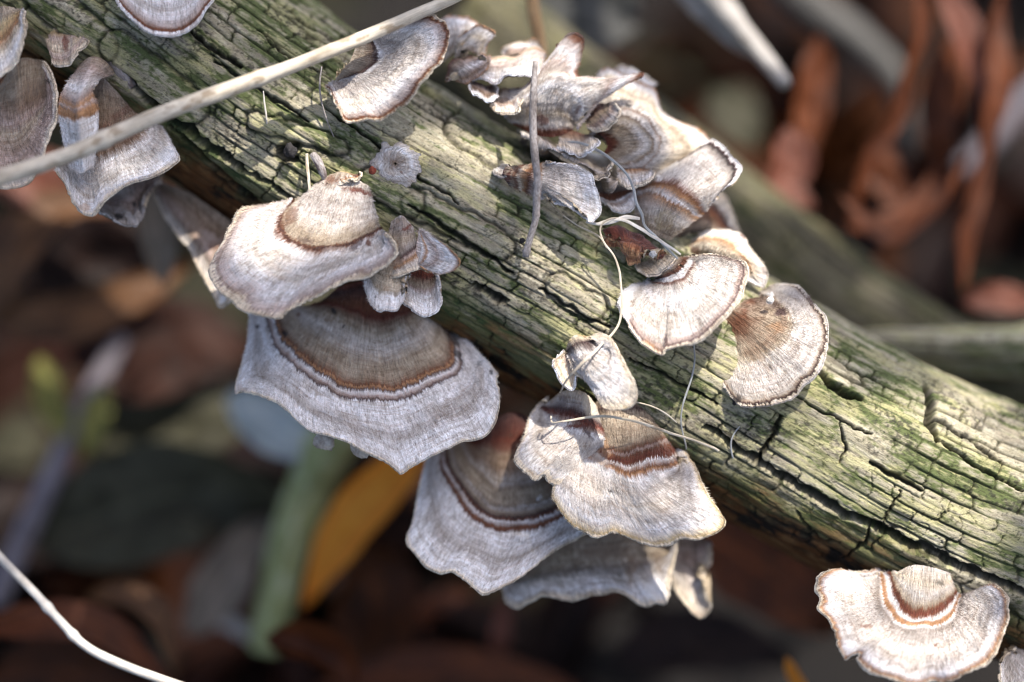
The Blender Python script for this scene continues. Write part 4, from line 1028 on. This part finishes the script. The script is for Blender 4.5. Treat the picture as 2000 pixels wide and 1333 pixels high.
tube("grass_hair", "514,178,.1 516,200,.14 519,222,.12 521,242,.08", [2.5, 3.5, 4, 3], PALESTRAW,
     "short white hair standing on the wood below the dry stalk", "grass", seed=29)
tube("grass_hair", "628,130,.2 624,165,.2 628,200,.16 640,240,.1 652,268,.06", [3, 3.5, 3.5, 3, 2], GREYTWIG,
     "thin brown hair hanging beside the small toothed fan", "grass", seed=31)
tube("wood_splinter", "598,300,.05 601,330,.12 604,362,.14 606,386,.1", [9, 10, 9, 6], STRAW,
     "tan wood splinter sticking out left of the pointed cap's base", "splinter", flat=.5, seed=33)
tube("wood_splinter", "612,300,.1 622,318,.2 628,336,.2 634,352,.1", [14, 16, 14, 8], GREYTWIG,
     "grey frayed splinter against the pointed cap's base", "splinter", flat=.6, seed=35, wob=.3)
tube("bark_chip", "206,112,-.25 225,128,-.2 240,150,-.25 256,172,-.35", [14, 20, 24, 20], GREYTWIG,
     "grey bark chip lodged behind the folded cap's bend", "bark chip", flat=.4, seed=37, wob=.25)
tube("grey_stick", "1180,-330,-8.6 1330,-90,-7.0 1400,0,-6.2 1455,65,-5.6 1500,118,-5.2 1536,166,-4.9", [80, 78, 72, 66, 52, 40, 26], OLDWOOD,
     "blurred grey stick with a blunt tip pointing down at the top right of centre", "stick", seed=39, wob=.2)
tube("grey_stick", "1300,-60,-7.4 1372,22,-6.6 1430,82,-6.2 1470,110,-5.8", [46, 40, 26, 8], OLDWOOD,
     "slimmer grey stick lying along the left side of the blunt tipped one", "stick", seed=41, wob=.2)
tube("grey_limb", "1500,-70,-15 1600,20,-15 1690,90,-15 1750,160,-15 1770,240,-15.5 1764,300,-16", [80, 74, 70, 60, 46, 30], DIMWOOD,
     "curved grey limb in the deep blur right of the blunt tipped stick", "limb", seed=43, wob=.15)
tube("grey_stick", "1880,330,-16 1960,245,-16 2040,150,-16", [34, 40, 44], PURPLE,
     "faint bluish stick slanting into the right border", "stick", seed=45)
tube("purple_twig", "-10,1180,-11 40,1060,-11 105,920,-11 165,790,-11.5 240,660,-12", [44, 46, 44, 40, 34], PURPLE,
     "blurred grey-purple stem slanting up from the lower left border", "stem", seed=47)
tube("green_stem", "690,800,-9 640,880,-9.5 600,960,-10 565,1060,-10.2 540,1160,-10.4 515,1270,-10.6", [100, 96, 88, 82, 76, 60], GREENSTEM,
     "thick blurred green stem under the largest cap, left of the orange leaf", "stem", seed=49)
tube("grey_stick", "380,1190,-11.5 450,1220,-11.3 520,1260,-11.2", [26, 32, 24], OLDWOOD,
     "short blurred pale stick at the foot of the green stem", "stick", seed=51)

# specks
def blob(name, x, y, w, rx, mat, label, cat, seed, group=None, sq=0.6):
    nu, nv = 14, 12
    a, b_ = np.meshgrid(np.linspace(0, np.pi, nv), np.linspace(0, 2 * np.pi, nu), indexing='ij')
    d = np.stack([np.sin(a) * np.cos(b_), np.sin(a) * np.sin(b_), np.cos(a)], -1)
    r = 1 + 0.6 * fbm(d[..., 0] * 1.7 + seed, d[..., 1] * 1.7 + d[..., 2], seed, 3)
    if w is None: w = float(log_w(x, y)) - 0.02
    c = P(x, y, w)
    V = c + (d[..., :1] * RIGHT + d[..., 1:2] * UP + sq * d[..., 2:] * BACK) * (r * rx * 0.0001)[..., None]
    me = np_mesh(name, V.reshape(-1, 3), [grid_faces(nv, nu)])
    attr(me, "puv", 'FLOAT_VECTOR', d.reshape(-1, 3) * 0.3)
    o = link(name, me, mat, base=c)
    return tag(o, label, cat, group)
CHALK = stem_material("chalky_white", (0.62, 0.60, 0.56), (0.84, 0.82, 0.78), fib=(20, 20))
REDDOT = stem_material("red_dot", (0.16, 0.03, 0.02), (0.30, 0.07, 0.04), fib=(20, 20))
BLACKBIT = stem_material("black_crumb", (0.01, 0.01, 0.012), (0.05, 0.045, 0.045), fib=(20, 20))
blob("red_bud", 727, 332, .03, 7, REDDOT, "tiny red bud on the wood left of the flat round patch", "bud", 1)
blob("white_crumb", 1284, 351, -.62, 8, CHALK, "white crumb on the base of the strap-shaped cap", "crumb", 2)
blob("white_crumb", 1275, 497, .1, 7, CHALK, "white crumb on the rust-red crust beside the oval cap's base", "crumb", 3)
blob("white_crumb", 1504, 586, .0, 7, CHALK, "white crumb on the dark rimmed round cap's upper edge", "crumb", 6)
blob("wood_crumb", 1020, 470, .1, 5, BLACKBIT, "black crumb on the wood left of the hanging twig's tip", "crumb", 7)
blob("wood_crumb", 1438, 783, .1, 9, BLACKBIT, "black crumb at the lower left edge of the dark rimmed round cap", "crumb", 8)
blob("wood_crumb", 565, 296, .02, 13, BLACKBIT, "black crumb lodged in a pit of the log left of the pointed cap's base", "crumb", 9)

NUB = stem_material("cream_nub", (0.50, 0.40, 0.32), (0.74, 0.66, 0.57), fib=(12, 12))
blob("fungus_nub", 634, 862, -.35, 21, NUB, "tiny pale nub hanging below the largest cap's lower left margin", "fungus", 14, GROUP)
blob("fungus_nub", 703, 876, -.2, 19, NUB, "second tiny nub, nearer the largest cap's hanging point", "fungus", 17, GROUP)

# ------------------------------------------------------------------ leaves
def leaf_material(name, dark, light, rough=0.62, trans=0.25, spec=0.25):
    m, nt, nodes, links, b = new_mat(name)
    uv = attrn(nt, "puv")
    n = noise(nt, mapped(nt, uv.outputs["Vector"], (1.2, 1.2, 1)), 1.0, 6, 0.65)
    c = ramp(nt, n, [(0.3, dark), (0.68, light)])
    sp = nd(nt, "ShaderNodeSeparateXYZ"); links.new(uv.outputs["Vector"], sp.inputs[0])
    vein = mathn(nt, 'LESS_THAN', mathn(nt, 'ABSOLUTE', sp.outputs[2]), 0.06)
    c = mixn(nt, mathn(nt, 'MULTIPLY', vein, 0.5), c, tuple(min(1, 1.5 * x) for x in light))
    links.new(c, b.inputs["Base Color"]); b.inputs["Roughness"].default_value = rough
    b.inputs['Specular IOR Level'].default_value = spec
    bump(nt, n, 0.5, 0.002, b)
    t = nd(nt, "ShaderNodeBsdfTranslucent"); links.new(c, t.inputs["Color"])
    mx = nd(nt, "ShaderNodeMixShader"); mx.inputs[0].default_value = trans
    links.new(b.outputs[0], mx.inputs[1]); links.new(t.outputs[0], mx.inputs[2])
    links.new(mx.outputs[0], nodes["Material Output"].inputs["Surface"])
    return m
LEAF = {'orange': leaf_material("orange_leaf", (0.74, 0.23, 0.02), (0.96, 0.36, 0.045)),
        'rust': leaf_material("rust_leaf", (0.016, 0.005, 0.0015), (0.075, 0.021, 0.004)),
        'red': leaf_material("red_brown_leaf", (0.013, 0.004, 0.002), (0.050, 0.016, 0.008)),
        'tan': leaf_material("tan_leaf", (0.07, 0.030, 0.012), (0.18, 0.085, 0.036), 0.5, 0.25, 0.3),
        'sienna': leaf_material("sienna_leaf", (0.035, 0.009, 0.003), (0.155, 0.042, 0.011), 0.5, 0.25, 0.3),
        'rose': leaf_material("rose_brown_leaf", (0.07, 0.020, 0.012), (0.20, 0.070, 0.042), 0.5, 0.25, 0.3),
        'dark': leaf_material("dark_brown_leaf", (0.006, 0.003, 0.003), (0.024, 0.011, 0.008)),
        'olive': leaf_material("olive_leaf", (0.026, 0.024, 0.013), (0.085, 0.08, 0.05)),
        'yellow': leaf_material("yellow_leaf", (0.13, 0.125, 0.03), (0.28, 0.265, 0.075)),
        'pale': leaf_material("pale_leaf", (0.30, 0.35, 0.36), (0.46, 0.53, 0.55)),
        'beige': leaf_material("beige_leaf", (0.12, 0.095, 0.07), (0.28, 0.23, 0.18)),
        'grey': leaf_material("grey_leaf", (0.04, 0.04, 0.038), (0.11, 0.11, 0.105))}

def leaf_mesh(c, width, cup, twist, seed, tip=0.8, n=40, m=13, roll=0.0):
    """c: (n,3) centre line in metres, width m"""
    c, L = resample(c, n)
    t = np.linspace(0, 1, n); s = np.linspace(-1, 1, m)
    T = np.gradient(c, axis=0); T /= np.linalg.norm(T, axis=1)[:, None]
    ref = BACK - (T @ BACK)[:, None] * T; ref /= np.linalg.norm(ref, axis=1)[:, None] + 1e-9
    B = np.cross(T, ref)
    a = np.interp(t, np.linspace(0, 1, len(twist)), np.radians(twist))[:, None]
    side = B * np.cos(a) + ref * np.sin(a); nrm = np.cross(side, T)
    wdt = width * np.sin(np.pi * np.clip(t, 0.015, 0.985) ** tip) ** 0.75
    wdt = wdt * (1 + 0.10 * fbm(t * 6, 0, seed, 3))
    S, TT = np.meshgrid(s, t)
    z = cup * width * (S ** 2) * (0.6 + 0.4 * np.sin(TT * 5 + seed)) + width * 0.22 * fbm(S * 1.5 + seed, TT * 4, seed, 3) + 0.06 * width * np.abs(fbm(TT * 9 - np.abs(S) * 2, S * 0 + np.sign(S), seed + 3, 2))
    ang = S * roll
    sw = np.where(np.abs(roll) > 0.01, np.sin(ang) / (roll + 1e-9), S); zz = np.where(np.abs(roll) > 0.01, (1 - np.cos(ang)) / (roll + 1e-9), 0) * wdt[:, None]
    V = c[:, None] + (sw * wdt[:, None])[..., None] * side[:, None] + (z + zz)[..., None] * nrm[:, None]
    me = np_mesh("leaf", V.reshape(-1, 3), [grid_faces(n, m)])
    attr(me, "puv", 'FLOAT_VECTOR', np.stack([S * width * 100 + seed, TT * L * 100, S], -1).reshape(-1, 3))
    return me

def leaf(pts, width, colour, label, cup=.25, twist=(0, 0), seed=0, tip=.8, roll=0.0, group=None):
    p = parse(pts)
    p[:, 2] = np.where((p[:, 0].mean() > 1500) & (p[:, 1].mean() < 700) & (p[:, 2] < -6), -6 + (p[:, 2] + 6) * 0.55, p[:, 2])
    if p[:, 1].mean() > 1130 and p[:, 0].mean() < 690: p[:, 2] += 2.2
    c = catmull(P(p[:, 0], p[:, 1], p[:, 2]), 10)
    k = (FOCUS - p[:, 2].mean()) / FOCUS * 0.0001
    me = leaf_mesh(c, width * k * 0.5, cup, twist, seed, tip, roll=roll)
    o = link("fallen_leaf", me, LEAF[colour], base=c[len(c) // 2])
    return tag(o, label, "leaf", group or "large leaves blurred behind the log")

leaf("830,850,-7.6 760,930,-8 690,1010,-8.4 630,1110,-8.8 596,1185,-9.2", 100, 'orange', "bright orange leaf hanging below the largest cap's point", .35, (20, -10), 1)
leaf("690,1060,-9.8 720,1150,-10.2 740,1240,-10.5 745,1320,-10.8", 180, 'rust', "dark rust leaf folded below the bright orange leaf", .5, (30, 10), 2)
leaf("450,775,-10.5 510,815,-10 580,860,-9.6 660,900,-9.5", 105, 'pale', "pale blue-white leaf peeping out left of the green stem", .3, (0, 10), 3)
leaf("70,1060,-11.5 200,1010,-11.2 340,965,-11 480,960,-11 570,1000,-11.4", 235, 'olive', "broad olive grey leaf lying left of the green stem", .3, (10, -25), 4)
leaf("180,960,-12 280,870,-12.4 400,820,-12.6 520,800,-13", 190, 'olive', "brownish olive leaf above the broad olive grey one", .3, (-20, 20), 5)
leaf("78,700,-11.5 92,770,-11.2 120,830,-11 150,880,-11", 60, 'yellow', "narrow yellow-green leaf crossing the grey-purple stem on its left", .3, (10, 20), 6)
leaf("196,745,-11.6 190,800,-11.2 176,850,-11 160,900,-11", 56, 'yellow', "second yellow-green leaflet on the right of the grey-purple stem", .3, (-10, 20), 7)
leaf("-40,330,-9 60,350,-9 180,380,-9.2 280,400,-9.4", 130, 'rose', "purple-red leaf below the dry stalk at the left border", .3, (10, 10), 8)
leaf("-20,640,-9 10,520,-8.8 60,440,-8.8 150,400,-9 230,420,-9.4", 110, 'tan', "tan curled leaf edge arching below the dry stalk's left end", .35, (30, 10, 30), 9)
leaf("-40,560,-9 60,620,-9 180,610,-9.2 300,560,-9.6 380,520,-10", 100, 'tan', "tan leaf arc forming the lower side of the curl at the left border", .4, (-20, 20), 10)
leaf("60,480,-10.8 150,510,-11 240,530,-11.2 330,560,-11.5", 190, 'dark', "dark maroon leaf inside the tan curl at left", .3, (0, 0), 11)
leaf("296,360,-7 306,430,-7.2 312,490,-7.4 320,560,-7.6", 78, 'beige', "beige upright leaf between the grey crumpled fungus and the half hidden drab cap", .3, (0, 10), 12)
leaf("140,700,-12 260,690,-12 380,670,-12.2 500,690,-12.4", 200, 'red', "dull red-brown leaf left of the largest cap", .3, (0, 20), 13)
leaf("-40,1230,-8.6 70,1215,-8.5 180,1220,-8.5 260,1270,-8.6 340,1350,-8.8", 80, 'sienna', "mauve-brown leaf arching along the bottom left border", .4, (10, 40), 14)
leaf("170,1165,-9.6 250,1160,-9.4 310,1200,-9.2 330,1270,-9.2 345,1330,-9.2", 56, 'tan', "tan curled strip above the mauve-brown arch at bottom left", .4, (0, 40), 15)
leaf("-20,1330,-9.4 100,1310,-9.4 220,1330,-9.4 330,1380,-9.4", 150, 'rust', "dark orange leaf below the white bent stalk", .3, (0, 0), 16)
leaf("370,1240,-10.2 430,1150,-10.2 480,1070,-10.4 530,1010,-10.8", 110, 'beige', "dusty beige leaf standing left of the green stem's foot", .3, (10, 10), 17)
leaf("520,1250,-8.4 590,1270,-8.4 650,1310,-8.6 690,1370,-8.8", 110, 'sienna', "glossy pinkish brown curled leaf at the bottom, right of the green stem's foot", .5, (20, 50), 18, roll=1.2)
leaf("620,1345,-9.2 760,1310,-9.2 920,1305,-9.4 1060,1330,-9.6 1160,1370,-9.8", 80, 'sienna', "long orange-brown leaf along the bottom border at centre", .3, (0, 20), 19)
leaf("820,1220,-10.6 850,1180,-10.6 920,1160,-10.8", 50, 'sienna', "small red-brown leaf below the many-ringed wide cap", .4, (0, 40), 20)
leaf("970,1300,-10 980,1230,-9.8 990,1160,-9.8", 44, 'rose', "upright maroon leaf strip below the drooping tan cap", .4, (20, 20), 21)
leaf("1370,1030,-8.6 1450,1090,-8.8 1540,1150,-9 1630,1230,-9.4", 170, 'sienna', "orange-brown leaf under the log between the two-lobed cap and the ragged corner cap", .3, (10, -10), 22)
leaf("1536,1285,-4.6 1545,1310,-4.6 1560,1340,-4.6 1585,1390,-4.6", 30, 'orange', "thin orange leaf tip at the bottom border left of the ragged corner cap", .4, (20, 20), 23)
leaf("1600,70,-13 1590,160,-13 1575,260,-13 1560,350,-13", 74, 'sienna', "tall dark rust leaf left of the curling leaf loop at upper right", .3, (10, 20), 24)
leaf("1540,250,-11 1545,310,-10.8 1530,360,-10.6 1590,410,-10.4", 90, 'rose', "dull pink leaf just above the limb at upper right", .3, (10, 40), 25)
leaf("1762,130,-13 1765,190,-12.6 1735,240,-12.2 1690,300,-12 1668,380,-12 1660,450,-12", 60, 'sienna', "sinuous red-brown leaf forming the left side of the loop at upper right", .4, (30, 70, 40), 26)
leaf("1650,440,-11.6 1720,440,-11.4 1780,410,-11.4 1830,350,-11.8 1835,280,-12.2", 56, 'sienna', "orange-brown leaf forming the bottom of the loop at upper right", .4, (20, 40, 20), 27)
leaf("1700,270,-13 1730,330,-13 1760,390,-13 1770,430,-13", 84, 'sienna', "glowing rust leaf seen inside the loop at upper right", .3, (0, 0), 28)
leaf("1836,-30,-10.5 1872,30,-10.2 1905,110,-10 1925,190,-10 1918,260,-10.4 1925,330,-11", 84, 'rose', "long pinkish tan leaf hanging at the upper right", .35, (10, 30, 60), 29)
leaf("1880,60,-12 1850,150,-12 1830,250,-12.2 1850,330,-12.6", 90, 'sienna', "deep orange leaf behind the long pinkish one", .3, (20, 10), 30)
leaf("1930,290,-11 1905,370,-10.8 1885,450,-10.6 1880,570,-10.6", 52, 'sienna', "narrow orange-brown leaf standing above the grey branch at right", .4, (20, 40), 31)
leaf("1880,590,-9.6 1950,580,-9.6 2040,600,-9.8", 60, 'rose', "dull red leaf behind the grey branch at the right border", .3, (0, 10), 32)
leaf("1900,90,-13 1960,130,-13 2040,100,-13", 80, 'rust', "rust leaf in the upper right corner", .3, (0, 0), 33)
leaf("1790,-40,-9 1800,60,-8.8 1770,150,-8.6 1750,230,-8.6 1700,300,-8.6 1672,390,-8.8 1690,460,-9", 46, 'sienna', "long twisted rust leaf sweeping down along the loop's outer left side", .4, (10, 60, 20, 70), 41)
leaf("1960,-30,-9.5 1945,70,-9.3 1950,160,-9.2 1925,250,-9 1915,340,-9 1880,430,-9", 60, 'sienna', "long orange-brown leaf twisting down beside the right border", .4, (60, 10, 50, 20), 42)
leaf("1640,380,-8.4 1730,470,-8.2 1800,440,-8.2 1850,380,-8.4 1890,300,-8.6", 40, 'sienna', "thin rust leaf curl under the loop at upper right", .4, (30, 60, 20), 43)
leaf("1400,170,-14.5 1440,230,-14.2 1470,300,-14", 110, 'olive', "dim olive-brown leaf left of the tall dark rust leaf", .3, (0, 10), 34)
leaf("1240,40,-10.5 1170,20,-10 1090,10,-9.8 1010,-30,-9.8", 190, 'grey', "grey weathered leaf behind the orange tan stick at the top border", .25, (10, -10), 35)
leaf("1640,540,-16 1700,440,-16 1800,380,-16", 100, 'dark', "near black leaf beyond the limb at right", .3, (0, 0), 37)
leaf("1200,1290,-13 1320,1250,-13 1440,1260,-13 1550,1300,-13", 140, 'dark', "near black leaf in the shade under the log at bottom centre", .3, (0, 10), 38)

# dim litter, many alike
protos = []
kinds = ['dark', 'dark', 'rust', 'red', 'dark', 'olive']
for q in range(6):
    l = 0.030 + 0.006 * q
    t = np.linspace(-0.5, 0.5, 20)
    c = np.stack([t * l, 0.004 * np.sin(t * 5 + q), 0.006 * np.cos(t * (3 + q % 3)) - 0.004], -1)
    protos.append((leaf_mesh(c, 0.008 + 0.0015 * (q % 4), 0.3, (80, 100), 60 + q, n=16, m=7), kinds[q]))
for me, kd in protos: me.materials.append(LEAF[kd])
REFS = [(690, 1010, "bright orange leaf"), (590, 1060, "green stem"), (310, 970, "broad olive leaf"), (130, 800, "yellow-green leaflets"), (60, 1050, "grey-purple stem"),
        (150, 520, "tan curl at left"), (320, 440, "beige upright leaf"), (150, 1250, "mauve-brown arch"), (600, 1290, "pinkish curled leaf"), (900, 1300, "long orange-brown bottom leaf"),
        (1500, 1140, "orange-brown leaf under the log"), (1730, 330, "curling leaf loop"), (1910, 150, "long pinkish tan leaf"), (1500, 100, "blunt tipped stick"), (1900, 480, "narrow leaf above the grey branch"),
        (1600, 240, "tall dark rust leaf"), (480, 30, "top border cap"), (270, 720, "dull red-brown leaf"), (950, 1200, "many-ringed cap"), (1240, 1220, "drooping tan cap"), (1780, 1260, "ragged corner cap"), (1690, 90, "curved grey limb")]
SHADE = {'dark': 'blackish', 'rust': 'rust', 'red': 'red-brown', 'olive': 'olive'}
used = set()
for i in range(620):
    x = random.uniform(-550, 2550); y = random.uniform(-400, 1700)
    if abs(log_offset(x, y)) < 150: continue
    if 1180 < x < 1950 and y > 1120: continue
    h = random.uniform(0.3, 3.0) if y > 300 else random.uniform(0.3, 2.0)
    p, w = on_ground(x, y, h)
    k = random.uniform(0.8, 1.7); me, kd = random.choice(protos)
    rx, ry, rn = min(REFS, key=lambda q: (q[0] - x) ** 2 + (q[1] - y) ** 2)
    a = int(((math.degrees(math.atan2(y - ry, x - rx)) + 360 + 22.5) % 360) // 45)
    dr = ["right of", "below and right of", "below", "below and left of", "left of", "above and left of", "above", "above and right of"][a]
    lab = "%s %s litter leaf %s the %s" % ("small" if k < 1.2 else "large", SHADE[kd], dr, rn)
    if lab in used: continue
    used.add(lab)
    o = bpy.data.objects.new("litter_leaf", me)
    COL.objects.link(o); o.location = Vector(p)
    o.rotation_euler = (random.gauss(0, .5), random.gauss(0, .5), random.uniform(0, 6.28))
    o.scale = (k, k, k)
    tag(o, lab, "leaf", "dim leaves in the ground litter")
print("litter", len(used))

# ------------------------------------------------------------------ unseen leaves added overhead, gaps placed to dapple the sunlight
SUNLIT = [  # x, y, w, rx, ry on the subject that the gaps let through
    (440, 178, 1.3, 170, 40), (700, 75, .8, 90, 40), (520, 510, .7, 90, 36), (650, 410, .4, 50, 60), (605, 450, .5, 36, 50), (900, 250, 0, 110, 42), (720, 200, .4, 90, 55), (840, 150, .5, 50, 60),
    (490, 185, 0, 30, 24), (1230, 180, -1.2, 110, 70), (1340, 250, -1.5, 80, 50), (1400, 320, -.6, 90, 70), (1330, 590, .4, 150, 120), (1510, 680, .1, 150, 130), (1750, 850, 0, 330, 200), (1810, 1200, .8, 200, 170),
    (1090, 880, .1, 70, 60), (1260, 1010, .5, 160, 60), (1140, 795, -.2, 60, 20), (1420, 490, -1, 100, 60), (190, 1270, 1.2, 260, 90), (1490, 110, -5.2, 100, 70), (690, 990, -8.3, 120, 140),
    (1190, 700, .6, 60, 60), (1000, 120, -.8, 60, 40), (1120, 110, -.6, 40, 50), (1060, 420, 0, 90, 50), (1100, 560, 0, 90, 40), (1760, 600, -6.5, 70, 40), (1930, 720, -2, 150, 90),
    (1890, 150, -8.2, 50, 120), (590, 1010, -9.8, 60, 160), (1740, 430, -9, 100, 40), (1690, 260, -9, 30, 120)]
def build_dapple_blocker():
    dist = 75.0
    t1 = np.cross(SUN_DIR, [0, 0, 1.0]); t1 /= np.linalg.norm(t1); t2 = np.cross(SUN_DIR, t1)
    root = empty("added_dapple_leaves", (CENTRE + SUN_DIR * dist) * 0.01)
    tag(root, "unseen leaves and twigs added overhead, with gaps placed to dapple the sunlight", "branch")
    lm = leaf_material("green_blocker_leaf", (0.03, 0.06, 0.012), (0.08, 0.13, 0.03), trans=0.12)
    c = np.stack([np.linspace(-.5, .5, 14) * 0.021, 0 * np.linspace(0, 1, 14), 0.0016 * np.cos(np.linspace(-3, 3, 14))], -1)
    me = leaf_mesh(c, 0.0085, 0.1, (90, 90), 5, n=14, m=7); me.materials.append(lm)
    rot0 = Vector(SUN_DIR).to_track_quat('Z', 'Y')
    made = 0
    from mathutils import Quaternion
    stuff = []; gaps = []
    for cx, cy, w0, rx, ry in SUNLIT:
        q = P(cx, cy, w0) + 0.01 * SUN_DIR * ((-0.3 - w0) / (SUN_DIR @ BACK))
        gx, gy, _ = unproject(q[None]); gaps.append((float(gx[0]), float(gy[0]), rx, ry))
    for i in range(2600):
        x = random.uniform(-500, 2350); y = random.uniform(-350, 1650)
        rnd = 10 + 14 * random.random()
        hit = False
        for cx, cy, rx, ry in gaps:
            if ((x - cx) / (rx + 75)) ** 2 + ((y - cy) / (ry + 75)) ** 2 < 1: hit = True; break
        if hit: continue
        tgt = P(x, y, -0.3)
        pos = tgt + SUN_DIR * 0.01 * (dist + random.uniform(-8, 8))
        stuff.append(pos)
    # thin out near duplicates
    keep = []
    for p in stuff:
        if all(np.linalg.norm(p - q) > 0.0085 for q in keep): keep.append(p)
    M = []
    for p in keep[:300]: pass
    for p in keep:
        q = rot0 @ Quaternion((0, 0, 1), random.uniform(0, 6.28)) @ Quaternion((1, 0, 0), random.gauss(0, .3))
        o = bpy.data.objects.new("leaf", me); COL.objects.link(o)
        o.parent = root; o.location = Vector(p) - root.location
        o.rotation_mode = 'QUATERNION'; o.rotation_quaternion = q
        k = random.uniform(0.85, 1.15); o.scale = (k, k, k)
        made += 1
    print("canopy leaves", made)
    # twigs
    ctr = np.array(root.location)
    for j in range(9):
        a = (CENTRE + SUN_DIR * (dist + 3) + t1 * (-16 + 4 * j) + t2 * 13) * 0.01
        b = (CENTRE + SUN_DIR * (dist - 3) + t1 * (-16 + 4 * j + random.uniform(-4, 4)) - t2 * 13) * 0.01
        cc = catmull(np.stack([a, (a + b) / 2 + np.array([0, 0, .006]), b]), 6)
        n = len(cc); ang = np.linspace(0, 2 * np.pi, 7); T = (b - a) / np.linalg.norm(b - a)
        N = np.cross(T, [1, 0, 0]); N /= np.linalg.norm(N); B = np.cross(T, N)
        V = cc[:, None] + 0.0011 * (np.cos(ang)[None, :, None] * N + np.sin(ang)[None, :, None] * B)
        me2 = np_mesh("twig", V.reshape(-1, 3), [grid_faces(n, 7)])
        attr(me2, "puv", 'FLOAT_VECTOR', np.zeros((n * 7, 3)))
        link("twig", me2, GREYTWIG, root)
build_dapple_blocker()
